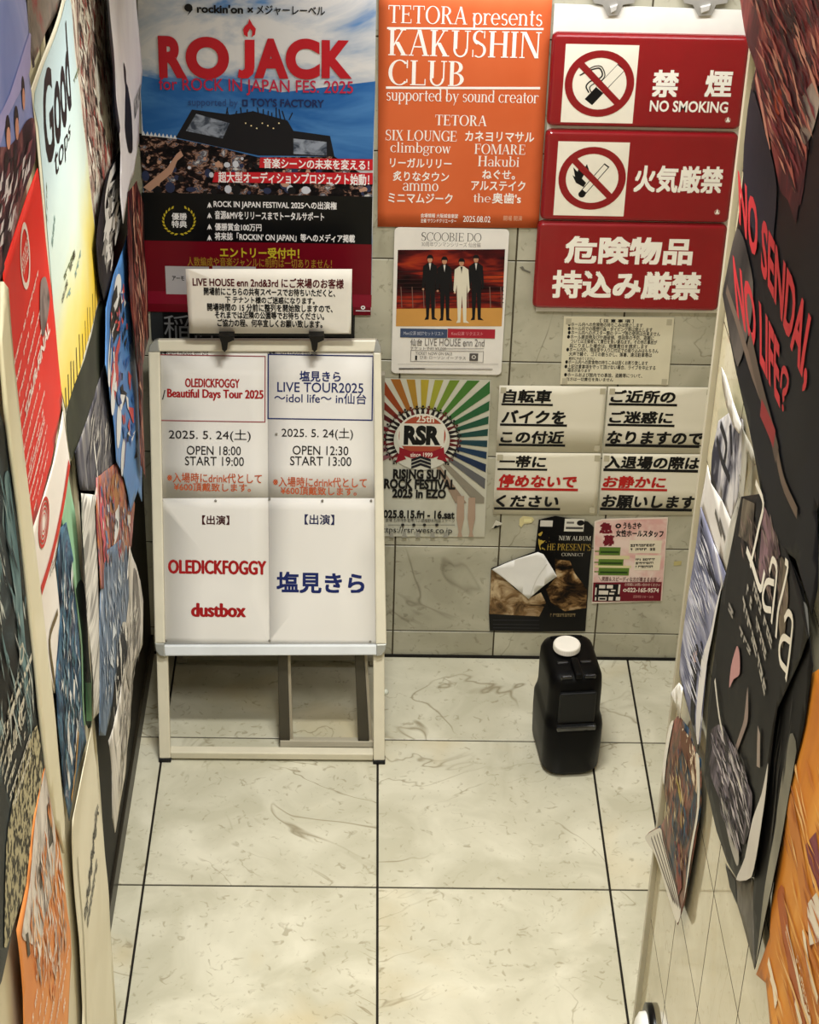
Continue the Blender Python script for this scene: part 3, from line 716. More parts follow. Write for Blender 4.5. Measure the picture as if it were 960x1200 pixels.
sd.poly('stage_floor', [(464.6, 361.5), (589.2, 360.5), (588, 382), (464, 382)], mat('#c8924a', .35))
suit = mat('#0e0d11'); face = mat('#b98566'); ivory = mat('#d9d2bd')
for i, (x, yh, yf, c) in enumerate(((504, 303.5, 374.5, suit), (521, 305.5, 375.5, suit), (541, 307.5, 378, ivory), (558, 303.5, 375, suit))):
    H = yf - yh
    sd.poly('man_in_suit', [(x - 2.5, yh + 4), (x + 2.5, yh + 4), (x + 8, yh + 8), (x + 9.5, yh + 32), (x + 7, yh + 36), (x + 6.2, yh + 24), (x + 5.5, yf - 3), (x + 9, yf), (x + 2, yf - .5), (x + .6, yh + 38), (x - 1.5, yf - .5), (x - 6.5, yf), (x - 4.5, yf - 4), (x - 5.5, yh + 26), (x - 7.5, yh + 36), (x - 9.5, yh + 32), (x - 8, yh + 8)], c)
    sd.disc('man_face', x, yh, 2.9, face, ry=4, n=14); sd.disc('man_face', x - 8, yh + 35, 1.4, face, n=8)
    sd.poly('man_hair', [(x - 3.6, yh + .5), (x - 3.6, yh - 3), (x - 1.5, yh - 5.5), (x + 2, yh - 5.3), (x + 3.8, yh - 2.5), (x + 3.6, yh + .8), (x + 2.4, yh - 1.2), (x - 2.4, yh - 1.2)], suit)
    sd.poly('man_shirt', [(x - 1.3, yh + 4.5), (x + 1.3, yh + 4.5), (x, yh + 13)], mat('#d8d4cc') if c is suit else suit)
sd.rect('blue_strip', 469, 385.2, 524.5, 394.8, mat('#3d4a66')); sd.rect('red_strip', 524.5, 385.5, 580.5, 395.2, mat('#a62633'))
sd.text('Mon公演 BESTセットリスト', 473, 388, 520, 392, mat('#b9bcc8')); sd.text('Kou公演 リクエスト', 529, 388.5, 566, 392.2, mat('#d99a9c'))
gy = mat('#6d6763')
sd.text('仙台', 481, 396.5, 495, 404.5, gy, .01); sd.text('LIVE HOUSE enn 2nd', 498, 397, 568, 404.5, gy)
sd.text('チケット予約 ¥5,000', 481, 406, 523, 409.4, gy); sd.line('rule', [(523, 408), (567, 408)], .0012, gy)
sd.frame('ticket_box', 481, 411, 567, 423, gy, .0014); sd.text('TICKET NOW ON SALE', 487, 412.4, 530, 415, gy); sd.text('ぴあ ローソン イープラス', 492, 417, 546, 420, gy)
sd.rect('ticket_logo', 550, 413.5, 560.5, 422, mat('#55504e')); sd.disc('ticket_mark', 555.3, 417.7, 2.6, mat('#d5d0c8'), inner=.6, n=12); sd.rect('ticket_mark', 486.5, 416, 489, 421, INK)
sd.line('rule', [(466, 426), (584, 426)], .001, mat('#a8a29a')); sd.line('rule', [(468, 431.3), (498, 431.3)], .004, mat('#4c4744')); sd.line('rule', [(498, 431.3), (577, 432)], .003, mat('#938d86')); sd.done()

# --- sunburst festival poster
rs = Sheet('poster', 'rainbow sunburst poster with round RSR emblem, right of the sign stand', 'poster', BACK, [(428, 443), (575.5, 445.5), (568, 629), (428, 628)], photo(((.35, '#bcb9a6'), (.65, '#c9c7b8')), (5, 5, 5), 3), .0035)
cx, cy = 494.4, 515
U = lambda p: np.array(rs.UV(*p)); C0 = U((cx, cy)); B = (U((430, 600))[0], U((494, 588))[1], U((571, 520))[0], U((494, 444.5))[1])
rc = ['#4e101a', '#75271c', '#8d3c1a', '#9a5e23', '#a37c2b', '#a89530', '#979732', '#6a842c', '#42712b', '#306632', '#245935', '#1a4d39', '#18433c', '#163a45', '#15304d', '#152747', '#5d5d5f', '#888172', '#95816e']
# ring of wedges from upper left clockwise
n = 19
def wedge(a0, a1, m, r0=.10):
    P = []
    def clip(a):
        d = np.array([math.cos(a), math.sin(a)]); t = 9
        if d[0] > 1e-6: t = min(t, (B[2] - C0[0]) / d[0])
        if d[0] < -1e-6: t = min(t, (B[0] - C0[0]) / d[0])
        if d[1] > 1e-6: t = min(t, (B[3] - C0[1]) / d[1])
        if d[1] < -1e-6: t = min(t, (B[1] - C0[1]) / d[1])
        return C0 + d * t, C0 + d * min(r0, t * .9)
    o0, i0 = clip(a0); o1, i1 = clip(a1); P = [i0, o0]
    if abs(o0[0] - o1[0]) > .003 and abs(o0[1] - o1[1]) > .003: P.append(np.array([B[2] if o1[0] > C0[0] else B[0], B[3] if (o0[1] + o1[1]) / 2 > C0[1] else B[1]]))
    P += [o1, i1]
    rs.poly('sun_rays', [tuple(p) for p in P], m, True)
for i, h in enumerate(rc):
    a = math.radians(150 - i * 11.5); wedge(a, a - math.radians(6.8), mat(h, .4))
for i in range(5): a = math.radians(165 + i * 12); wedge(a, a - math.radians(6.8), mat('#7a1a26' if i < 3 else '#8c5a60', .4))
rs.disc('glow', cx, cy, 41, mat('#cfcdbf'), n=40)
for i in range(40):
    a = 2 * PI * i / 40
    if math.sin(a) < -.72: continue
    p = C0 + .098 * np.array([math.cos(a), math.sin(a)]); d = np.array([math.cos(a), math.sin(a)]); t = np.array([-d[1], d[0]])
    c = mat('#1c1416') if i % 3 else mat('#5a1a1c')
    rs.poly('ring_of_people', [tuple(p - d * .02 - t * .006), tuple(p - d * .02 + t * .006), tuple(p + t * .003), tuple(p + d * .008 + t * .009), tuple(p + d * .004), tuple(p + d * .008 - t * .009), tuple(p - t * .003)], c, True)
    h = p + d * .010; rs.poly('ring_of_people', [tuple(h + .0035 * np.array([math.cos(k), math.sin(k)])) for k in np.arange(0, 6.2, .9)], c, True)
rs.disc('emblem', cx + .5, cy - 5, 30, mat('#d9d5c8'), n=36); rs.disc('emblem_ring', cx + .5, cy - 5, 27.5, mat('#a44a33'), n=36); rs.rect('emblem_bar', 468, 496, 521, 521.5, mat('#dcd8cb'))
rs.text('RSR', 473, 498, 517, 520.5, INK, .06); rs.text('25th', 488, 486, 509, 494, mat('#e6ddcc'), .02)
rb = mat('#8e1626')
rs.poly('ribbon', [(468, 523), (482, 528), (507, 528), (520, 523), (521, 531), (507, 536), (482, 536), (468, 531)], rb); rs.poly('ribbon', [(468, 530), (462, 538), (466, 534), (464, 541), (476, 537), (474, 533)], rb); rs.poly('ribbon', [(520, 530), (526, 537), (522, 535), (524, 540), (512, 537), (514, 533)], rb)
rs.text('since 1999', 481, 529.5, 507, 534.5, mat('#e8d8cc'), .02)
for k in range(3):
    y = 533 + k * 4.2; rs.poly('chevrons', [(482, y + 4), (493, y), (505, y + 4), (505, y + 7), (493, y + 3), (482, y + 7)], mat('#1a1b22'))
for t, *b in (('RISING SUN', 460.5, 549.5, 523, 560), ('ROCK FESTIVAL', 450, 561, 534, 571.7), ('2025 in EZO', 459.6, 572.5, 523, 582.5)): rs.text(t, *b, INK, .045)
rs.text('2025.8.15.fri - 16.sat', 444, 597.5, 533, 606, INK, .035); rs.text('会場 石狩湾新港樽川ふ頭横野外特設ステージ', 452, 607.5, 533, 610.5, INK); rs.text('https://rsr.wess.co.jp', 444, 617, 530, 625, mat('#1c1b1b'), .004)
rs.line('rule', [(455, 614), (533, 614)], .0016, mat('#2a2826'))
for x in (472, 485, 497.5, 512): rs.disc('rule_icons', x, 614, 2.1, mat('#22201f'), n=10)
leg = mat('#a9907c')
for x, h in ((539, 48), (552, 46)): rs.poly('painted_legs', [(x - 3, 628 - h), (x + 5, 628 - h), (x + 5, 606), (x + 1.5, 622), (x + 3, 628), (x - 3, 628), (x - 1.5, 622), (x - 4, 606)], leg)
for x in (459, 474, 490, 507, 522): rs.poly('painted_legs', [(x - 1.5, 622), (x + 1.5, 622), (x + 3, 628.5), (x - 3, 628.5)], mat('#9a978c'))
rs.done()

# --- printed rule notice
nt_ = Sheet('notice', 'cream notice of small black print just under the red signs', 'notice', BACK, [(661, 370.5), (790.5, 372), (783, 450.5), (656.5, 450)], mat('#d9d2b8', .6), .003)
nt_.text('［ 注 意 事 項 ］', 703, 374, 743, 377.6, INK, .03)
for t, a, b, y in (('●ホール内への危険物の持ちこみは禁止します', 665.4, 753.6, 380.4), ('●ホール内での喫煙行為・ダイビング等は禁止します', 665.4, 765, 385.5), ('●ホール内へのポスター類の テープ等の使用は出来ません', 665.4, 774, 390.3),
        ('●ホール建造物及び什器破損、怪我等の予防、盗難に', 664.5, 767, 395.2), ('ついては主催者にて責任を負い兼ねます。その他の事故が', 668.5, 770.4, 400.2), ('起こりました場合は、賠償責任を請求します', 667.5, 759.6, 405.3),
        ('●ホール内外、階段室や入り口付近での座り込みはもちろん', 663.6, 772, 410.2), ('大声で騒ぐ、ゴミの散らかし、落書、違法駐車等は', 666.6, 764.4, 415.2), ('絶対にやめてください', 666.6, 697, 420), ('●ホール内への飲食物の持ちこみは固くお断り致します', 662.4, 759.6, 424.6),
        ('●上記注意事項を守って頂けない場合、ライブを中止する', 661.5, 768.6, 430), ('場合があります', 665, 692.4, 434), ('●ホールおよび館内での事故、盗難等について、', 661, 753, 439.5), ('当方は一切責任を負いません', 663.6, 719, 444.4)):
    nt_.text(t, a, y - 1.75, b, y + 1.75, INK, .018)
tape = mat('#b9b29a', .3)
for x, y in ((663, 373), (781, 374), (775, 444), (658.5, 443)): nt_.rect('tape', x, y, x + 7, y + 7, tape)
nt_.done()

# --- four big print notices
def big(label, px, rows):
    s = Sheet('notice', label, 'notice', BACK, px, photo(((.35, '#e0dac6'), (.65, '#e8e2d0')), (2, 2, 9), 2, .2, .6), .003, 'large print notices under the rule sheet', wave=.0007, grid=.1, lift=.0006)
    x0, y0 = px[0]; x1, y1 = px[2]
    for i, (t, a, b, c, d, u, m) in enumerate(rows):
        s.text(t, a, b, c, d, m, .035, shear=.05 / max(1, len(t)) * 2); s.rect('underline', a - 2, u, c + 1, u + 1.5, m)
    for x, y in ((px[1][0] - 8, px[1][1] + 2), (px[2][0] - 9, px[2][1] - 9), (px[0][0] + 1, px[0][1] + 2)): s.rect('tape', x, y, x + 7, y + 6.5, tape)
    s.done()
rd = mat('#b3201c')
big('large print notice, upper left of four, first line 自転車', [(585.5, 451.5), (711, 453), (705, 530.5), (581.5, 529.5)], (('自転車', 589.5, 456.6, 647, 471.5, 473, INK), ('バイクを', 588, 481, 663.6, 495.5, 497, INK), ('この付近', 586.5, 505, 661.5, 519, 520.6, INK)))
big('large print notice, lower left of four, with red line 停めないで', [(581.5, 530.3), (704.5, 531.3), (699.5, 603), (577.5, 602)], (('一帯に', 585, 534, 640.5, 547.5, 549, INK), ('停めないで', 584, 556.5, 676.5, 570.5, 572.3, rd), ('ください', 581, 580.5, 655.5, 593.5, 595.2, INK)))
big('large print notice, upper right of four, first line ご近所の', [(713, 453), (836, 454), (828, 531.5), (707, 530.6)], (('ご近所の', 715.5, 457.5, 792.6, 471.5, 473, INK), ('ご迷惑に', 714, 482, 789.6, 495.5, 497.2, INK), ('なりますので', 711, 506, 825, 519.5, 521.3, INK)))
big('large print notice, lower right of four, with red line お静かに', [(706.5, 531.4), (827.5, 532.3), (819.5, 603.5), (701.5, 603)], (('入退場の際は', 709, 535, 821, 548.5, 550.2, INK), ('お静かに', 706.5, 558, 781, 571, 572.6, rd), ('お願いします', 705, 581, 816, 594.5, 596, INK)))

# --- torn black album poster, folded sheet, recruiting flyer, scraps
bp = Sheet('poster', 'torn black album poster with gold print above the black jerrycan', 'poster', BACK, [(631.5, 609), (651, 604.5), (689, 611), (696, 617.5), (691, 668), (686, 739.5), (634, 740), (574, 739), (573, 719), (575.6, 666), (627, 646)], mat('#0b0a0b', .3), .0035)
sand = photo(((.38, '#0f0c0a'), (.48, '#3d2a17'), (.56, '#8a6a43'), (.66, '#c7b08a')), (14, 14, 18), 5, .8, .4, seed=6)
bp.poly('sand_picture', [(576, 667), (590, 676), (604, 690), (622, 700), (634, 694), (640, 706), (632, 722), (573.5, 719)], photo(((.3, '#1c130c'), (.45, '#7d6140'), (.6, '#c3ac88')), (16, 16, 22), 5, .8, .4, seed=8))
bp.poly('sand_picture', [(650, 655), (668, 657), (674, 672), (688, 690), (687, 712), (662, 716), (646, 706), (640, 690), (652, 676)], sand)
bp.rect('white_label', 661, 607.8, 685, 622.3, mat('#d6d2c6')); bp.disc('label_mark', 680.5, 612.5, 4.4, INK, ry=3.2); bp.rect('label_print', 664, 611, 673, 613.2, mat('#6b6864')); bp.rect('label_print', 663, 617.2, 683.5, 619.5, mat('#4a4845')); bp.rect('white_label', 633, 609.5, 648, 616.5, mat('#cfcac0'))
gd = mat('#a98d3a')
bp.text('NEW ALBUM', 655, 628, 692.6, 632.6, mat('#d8d4c8'), serif=True); bp.text("THE PRESENT'S", 636, 637, 692.6, 644.2, gd, serif=True); bp.text('CONNECT', 658, 647.7, 684, 651, mat('#c7c2b2'), serif=True)
bp.poly('gold_print', [(631, 625), (636, 622), (643, 626), (644, 634), (640, 642), (633, 644), (631, 636)], photo(((.45, '#0b0a0b'), (.52, '#b39a42')), (40, 40, 50), 2, .5, const=True))
for y in (726, 731, 735): bp.line('fine_print', [(578, y), (632, y + .5)], .0016, mat('#3a3a40'))
bp.scrib([(645, 722), (684, 722), (684, 716), (645, 716)], 1, mat('#7a6a4c'), 4); bp.done()
fp = Sheet('folded_paper', 'blank white sheet of paper folded askew over the black album poster', 'paper', BACK, [(576.4, 664.5), (603, 655.5), (630.5, 646.5), (637, 649), (652.6, 672.7), (636, 687), (619.5, 701.5), (600, 685)], mat('#eceae6', .6), .009, wave=.002, seed=2, grid=.03, curl=(('l', .08, .012), ('r', .05, .01)))
fp.line('crease', [(641, 660), (629, 678), (622, 696)], .003, mat('#d9d6cf')); fp.done()
pf = Sheet('flyer', 'pink recruiting flyer with three green bars and dark red foot', 'flyer', BACK, [(696.8, 611), (706, 608), (783, 606), (775.8, 704), (693.6, 707)], mat('#e2d2c4', .5), .0035)
pf.poly('pink_ground', [(698, 612.5), (706.5, 609.3), (781.8, 607.6), (775.5, 703), (695, 705.3)], photo(((.4, '#d9a9a2'), (.6, '#e6cfc4')), (14, 14, 14), 3, .4, seed=5))
mr_ = mat('#6e1222')
pf.text('急', 702, 612, 719, 625, mr_, .05); pf.text('募', 706, 626.6, 721, 639.5, mr_, .05)
pf.disc('bullet', 724.7, 616, 3.5, INK, inner=.4, n=14); pf.text('うもさや', 730, 612, 752, 619.5, INK, .035); pf.text('女性ホールスタッフ', 721.5, 621, 778, 628.6, INK, .035)
pf.rect('cream_panel', 736.7, 633, 776, 647.5, mat('#e2d7c0')); pf.rect('cream_panel', 743, 650.4, 775, 667.6, mat('#e2d7c0')); pf.rect('cream_panel', 697, 651, 738, 654.5, mat('#d9cf9e')); pf.rect('cream_panel', 697, 662.5, 740, 664.8, mat('#d9cf9e'))
for x0, y0, x1, y1 in ((701.8, 641, 727.5, 650), (701, 655, 731, 662), (701, 665.3, 737.6, 673.5)):
    pf.rect('green_bar', x0, y0, x1, y1, mat('#5c7a2e')); pf.rect('bar_print', x0 + 2, (y0 + y1) / 2, x1 - 2, (y0 + y1) / 2 + 2, mat('#2c4318')); pf.line('bar_tail', [(x0 - 4, (y0 + y1) / 2), (x0, (y0 + y1) / 2)], .004, mat('#6d8a3c'))
pf.scrib([(739, 645), (773, 644.5), (773, 635), (739, 635.5)], 2, INK, 3, dens=12, part='small_print'); pf.scrib([(745, 665), (770, 664.5), (770, 652), (745, 652.5)], 3, INK, 4, dens=10, part='small_print')
pf.text('＼笑顔＆スピーディな方が集まるお店／', 701, 676, 774, 680.5, mat('#5c3030'), .01)
pf.poly('red_foot', [(695.4, 682), (775.6, 681.4), (774.2, 703.5), (694.2, 704.4)], mr_); pf.rect('map', 696, 684, 727.5, 703.4, INK)
for r in ((702, 685, 709.5, 688.8), (711, 685, 718.5, 688.8), (697, 688, 699.5, 696.5), (701.5, 691.5, 713, 696), (714, 694, 720, 696), (724, 684.3, 727.2, 695.5), (697, 699, 699, 703), (713, 698.8, 718.5, 703), (721.5, 698.8, 727, 703), (716, 690.5, 721.5, 692)): pf.rect('map_blocks', *r, mat('#ddd3c6'))
pf.frame('map_blocks', 701, 699, 711, 703, mat('#ddd3c6'), .003)
pf.text('お気軽にお問い合わせください', 732, 683, 774, 686, mat('#d9b9ae'), .01); pf.text('022-165-9574', 735, 688.4, 772.5, 693.3, mat('#ead9cc'), .03); pf.text('営業時間 17:00 ～ 24:00', 742, 697, 766, 700, mat('#c98a86')); pf.disc('phone_mark', 732.4, 691, 2.3, mat('#ead9cc'), inner=.5, n=10); pf.done()
t = Sheet('paper_scrap', 'small torn black and white corner of paper stuck left of the yellow tape', 'scrap', BACK, [(576.6, 618.5), (581, 608), (588.5, 612.5), (587, 615)], mat('#e4e0d4'), .003, thick=.002, curl=(('t', .03, .008),)); t.poly('dark_print', [(578.4, 619), (580.6, 613), (583, 615.5), (587.5, 614), (582, 618)], INK); t.done()
t = Sheet('tape_scrap', 'small piece of yellowed tape left of the torn black poster', 'tape', BACK, [(609, 608), (613, 604.5), (624, 606), (626, 609), (623, 612.5), (614, 613.5), (611, 618), (608.5, 615)], mat('#cfc493', .25), .002); t.rect('adhesive', 614, 607.5, 623, 611.5, mat('#e0d8a2', .2)); t.done()
for x, y, l in ((797, 649, 'faint yellow tape mark right of the pink flyer'),):
    t = Sheet('tape_scrap', l, 'tape', BACK, [(790, 658), (799, 657.5), (798, 662), (789.5, 662.5)], mat('#b9ae78', .3), .001); t.done()
t = Sheet('tape_scrap', 'dark scuffed tape scrap beside the lowest red sign', 'tape', BACK, [(609, 313), (613, 312), (615, 315.5), (622, 318.5), (621, 320), (612.5, 316.5)], mat('#6f6c60', .4), .001); t.done()

# ================================================================== SIGN STAND
WH = mat('#dcd6c2', .3); WB = mat('#d9dde0', .3); GREYC = mat('#a9aaa4', .25, .3)
P = lambda x, y, o=0: tuple(STAND.uv(x, y, o))
st = empty('sign_stand', (-.29, -.30, 0))
tag(st, 'white metal A-frame sign stand with gig schedule sheets, at the left wall', 'sign')
def prism(name, px, lo, hi, m, bev=.002, parent=None):
    bm = bmesh.new(); slab(bm, STAND, [P(*q) for q in px], lo, hi, bev); return sub(name, bm, m, parent or st)
prism('board_panel', [(187, 411), (440, 412), (441, 755), (194, 755)], -.012, .004, mat('#c9c6bd', .4), 0)
prism('frame_rail', [(174.3, 411), (188, 411), (194, 752), (182, 752)], -.016, .016, WH, .004)
prism('frame_rail', [(437.5, 412), (446.5, 412), (453, 753), (440.5, 753)], -.016, .016, WH, .004)
prism('frame_rail', [(185, 397.5), (441.5, 397.5), (441.5, 411.5), (185, 411)], -.016, .016, WH, .004)
prism('frame_rail', [(192, 754.5), (442, 754), (441.5, 766), (194, 767)], -.016, .016, WB, .004)
for c in ([(174.3, 411.5), (176, 404), (180.5, 399), (186, 397), (188, 411.5)], [(446.7, 412.3), (446, 405.5), (443.5, 399.5), (440.5, 397), (438, 412)], [(182, 751.5), (193.5, 752), (194, 767.5), (188, 766.5), (183.5, 761)], [(441, 752.8), (453, 752.5), (451.5, 760), (447.5, 766), (441, 767)]):
    prism('corner_cap', c, -.018, .018, GREYC, .003)
def bar(name, a, b, wx, wt, m, parent, bev=.003):
    a, b = Vector(a), Vector(b); d = (b - a).normalized(); x = Vector((1, 0, 0)); x = (x - d * x.dot(d)).normalized() if abs(d.x) < .9 else (Vector((0, 0, 1)) - d * d.z).normalized()
    n = d.cross(x); bm = bmesh.new()
    q = [a + x * sx * wx / 2 + n * sn * wt / 2 for sx, sn in ((-1, -1), (1, -1), (1, 1), (-1, 1))]; r = [p + (b - a) for p in q]
    v = [bm.verts.new(p) for p in q + r]
    for f in ((3, 2, 1, 0), (4, 5, 6, 7), (0, 1, 5, 4), (1, 2, 6, 5), (2, 3, 7, 6), (3, 0, 4, 7)): bm.faces.new([v[i] for i in f])
    bmesh.ops.recalc_face_normals(bm, faces=bm.faces); bmesh.ops.bevel(bm, geom=bm.edges[:], offset=bev, segments=2, affect='EDGES', profile=.5)
    return sub(name, bm, m, parent)
def SP(x, y, o): return STAND.pt(*P(x, y, o), o)
LEGM = mat('#d3ccb6', .3)
for xt, xb in ((190.2, 194), (444, 444.3)):
    a = SP(xt, 760, -.012); b = SP(xb, 893, -.012); b = b + (b - a) / np.linalg.norm(b - a) * 0
    lg = bar('leg', (a[0], a[1], a[2]), (b[0], b[1], .008), .031, .022, LEGM, st)
    f = bmesh.new(); box(f, (b[0] - .017, b[1] - .014, 0), (b[0] + .017, b[1] + .014, .012), .002); sub('foot', f, mat('#1a1a1a', .6), lg)
a = SP(200, 882.5, -.012); b = SP(437.5, 882.5, -.012); z = (a[2] + b[2]) / 2
bar('bottom_rail', (a[0], a[1], z), (b[0], b[1], z), .022, .03, LEGM, st)
# rear frame, down to the floor beside the wall
for x in (-.578, -.012): bar('rear_leg', (x, -.112, 1.02), (x, -.05, .006), .028, .02, mat('#8d887a', .4), st)
bar('rear_rail', (-.578, -.05, .035), (-.012, -.05, .035), .02, .03, mat('#8d887a', .4), st)
for x in (-.55, -.04): bar('hinge', (x, -.112, 1.04), (x, -.105, 1.0), .03, .012, GREYC, st)
k = SP(452, 811, -.012); bm = bmesh.new(); bmesh.ops.create_icosphere(bm, subdivisions=2, radius=.009); bmesh.ops.translate(bm, verts=bm.verts, vec=k); sub('stay_button', bm, mat('#bcc0b2', .4), st, True)
# sheets held in the frame
def onstand(label, px, group='gig sheets in the sign stand'):
    return Sheet('gig_sheet', label, 'paper', STAND, px, photo(((.35, '#dbd8d2'), (.65, '#e3e0db')), (3, 3, 3), 2, .2, .5), .0048, group, wave=.0008, grid=.12, lift=.0006)
dkr = mat('#9a1418', .5); blu = mat('#16235c', .5); org = mat('#b5542c', .5); txt = mat('#1a1819', .5); gr = mat('#5c5755')
s = onstand('upper left gig sheet with red box and OLEDICKFOGGY tour date', [(188.2, 411.2), (313, 411.8), (314.5, 583), (191, 583.5)])
s.text('会場：', 186.8, 409 + 1.5, 197, 415, INK, .02); s.text('LIVE HOUSE enn 2nd', 199, 410.6, 244, 415, gr)
s.frame('red_box', 185.6, 417, 311.5, 493, mat('#8a3038'), .0025)
s.text('OLEDICKFOGGY', 217, 444, 281, 453.5, dkr, .035, impact=True); s.text('/', 190, 457, 194, 468, txt, .01); s.text('Beautiful Days Tour 2025', 196, 457, 309, 468.5, dkr, .035, impact=True)
s.text('2025. 5. 24(土)', 198, 503.5, 294, 516.5, txt, .004); s.text('OPEN 18:00', 219, 523, 282.5, 532.5, txt, .004); s.text('START 19:00', 217, 535.5, 286, 545, txt, .004)
s.text('※入場時にdrink代として', 196, 555, 307, 565, org, .012); s.text('¥600頂戴致します。', 204, 566.5, 294, 575, org, .012); s.done()
s = onstand('lower left gig sheet with red act names OLEDICKFOGGY and dustbox', [(191, 583.8), (314.5, 583.3), (316, 754), (194, 754.5)])
s.text('【出演】', 237, 604, 269, 614.5, mat('#3c0d12'), .02); s.text('OLEDICKFOGGY', 197, 657, 312.5, 672, dkr, .045, impact=True); s.text('dustbox', 224, 707, 288.5, 722.5, dkr, .045, impact=True); s.done()
s = onstand('upper right gig sheet with blue box and 塩見きら tour date', [(313.2, 411.8), (438, 412.3), (439.5, 583.5), (314.7, 583)])
s.text('会場：', 315, 410.6, 324, 415, INK, .02); s.text('LIVE HOUSE enn 2nd', 329, 410.6, 371, 415, gr)
s.frame('blue_box', 313.5, 416.5, 438, 491, blu, .0032)
s.text('塩見きら', 351, 435, 399.5, 446.8, blu, .02); s.text('LIVE TOUR2025', 325, 449, 426, 459, blu, .008); s.text('～idol life～ in仙台', 321.5, 461, 429.5, 472, blu, .008)
s.text('2025. 5. 24(土)', 330, 501.5, 414, 514.5, txt, .004); s.text('OPEN 12:30', 343, 523, 408.5, 532.5, txt, .004); s.text('START 13:00', 340, 535.5, 412, 545, txt, .004)
s.text('※入場時にdrink代として', 320, 560, 430, 570, org, .012); s.text('¥600頂戴致します。', 329, 571, 418, 579.5, org, .012); s.done()
s = onstand('lower right gig sheet with large blue 塩見きら', [(314.7, 583.3), (439.5, 583.8), (441, 754), (316.2, 754)])
s.text('【出演】', 357, 603, 392, 614.5, mat('#181c48'), .015); s.text('塩見きら', 324, 671, 427.5, 694.5, blu, .028); s.done()
for x, y in ((190, 586), (253, 586), (316, 584), (378, 586), (435, 586), (195, 750), (316, 750), (434, 751), (324 - 0, 508)):
    bm = bmesh.new(); c = SP(x, y, .0075); q = [(P(x, y)[0] + .0035 * math.cos(t), P(x, y)[1] + .0035 * math.sin(t)) for t in np.arange(0, 6.2, .7)]
    slab(bm, STAND, q, .0058, .0095, .001); sub('pin', bm, mat('#8f8c86', .3, .5), st)
# notice hung on the top edge by two black straps
NP = Plane((0, -.155, 0), (1, 0, 0), (0, .0, 1)); N_ = lambda x, y, o=0: tuple(NP.uv(x, y, o))
nb = empty('hanging_notice', NP.pt(*N_(316, 352))); tag(nb, 'white LIVE HOUSE notice on a black backing hooked over the sign stand', 'notice')
bm = bmesh.new(); slab(bm, NP, [N_(*q) for q in ((224, 318), (411, 318), (415.5, 395), (228, 394))], -.010, -.002, .001); sub('backing', bm, mat('#101010', .4), nb)
for x in (261, 366):
    bm = bmesh.new(); slab(bm, NP, [N_(*q, .0) for q in ((x - 4, 388), (x + 14, 388), (x + 14, 393), (x + 7, 396), (x + 6, 404), (x + 3, 407), (x + 0, 404), (x - 1, 396))], -.002, .028, .001); sub('clip', bm, mat('#141312', .35), nb)
s = Sheet('x', '', '', NP, [(217.5, 315), (412.7, 315.3), (411.5, 391), (221.8, 390.3)], mat('#e6e1d6', .5), .0005, wave=.0008, grid=.1, lift=.0006)
s.root.name = 'notice_sheet'
for k_ in ('label', 'category'): 
    if k_ in s.root: del s.root[k_]
o0 = Vector(s.root['_o']); s.root.parent = nb; s.root.location = o0 - Vector(nb['_o'])
dk2 = mat('#4e0a14')
for t, *b in (('LIVE HOUSE enn 2nd&3rd にご来場のお客様', 226, 326, 403, 335.8, dk2, .03), ('開場前にこちらの共有スペースでお待ちいただくと、', 239, 338, 393, 345.8, INK, .035), ('下 テナント様のご迷惑になります。', 264, 347.5, 369, 355.2, INK, .035), ('開場時間の 15 分前に整列を開始致しますので、', 243, 356.3, 390, 364.3, INK, .035), ('それまでは近隣の公園等でお待ちください。', 252, 365.3, 380, 373.2, INK, .035), ('ご協力の程、何卒宜しくお願い致します。', 255, 374.4, 378, 382.6, INK, .035)):
    s.text(t, b[0], b[1] + .7, b[2], b[3] - .5, b[4], b[5] * .8)
s.done()
# small dark frame standing behind the front rail
sf = empty('metal_frame', (-.12, -.40, 0)); tag(sf, 'small dark metal frame standing behind the sign stand legs', 'frame')
FPn = Plane((0, -.435, 0), (1, 0, 0), (0, .25, 1)); Q = lambda x, y, o=0: tuple(FPn.uv(x, y, o))
DM = mat('#4b473d', .35, .4)
for px in ([(324.5, 700), (335, 700), (340, 869), (327.5, 869)], [(413, 700), (423, 700), (433, 870), (420, 870)]):
    bm = bmesh.new(); slab(bm, FPn, [Q(*q) for q in px], -.012, .012, .002); u = sub('upright', bm, DM, sf)
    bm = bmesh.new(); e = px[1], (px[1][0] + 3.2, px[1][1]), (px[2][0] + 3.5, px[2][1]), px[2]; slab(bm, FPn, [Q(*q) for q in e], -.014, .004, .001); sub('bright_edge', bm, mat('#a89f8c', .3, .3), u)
bm = bmesh.new(); slab(bm, FPn, [Q(*q) for q in ((328.5, 865.5), (437.5, 866.5), (437.5, 873.5), (328.5, 873))], -.012, .014, .002); sub('lower_rail', bm, mat('#b3ac98', .35), sf)
bm = bmesh.new(); slab(bm, FPn, [Q(*q) for q in ((324.5, 700), (423, 700), (423, 708), (324.5, 708))], -.012, .012, .002); sub('upper_rail', bm, DM, sf)

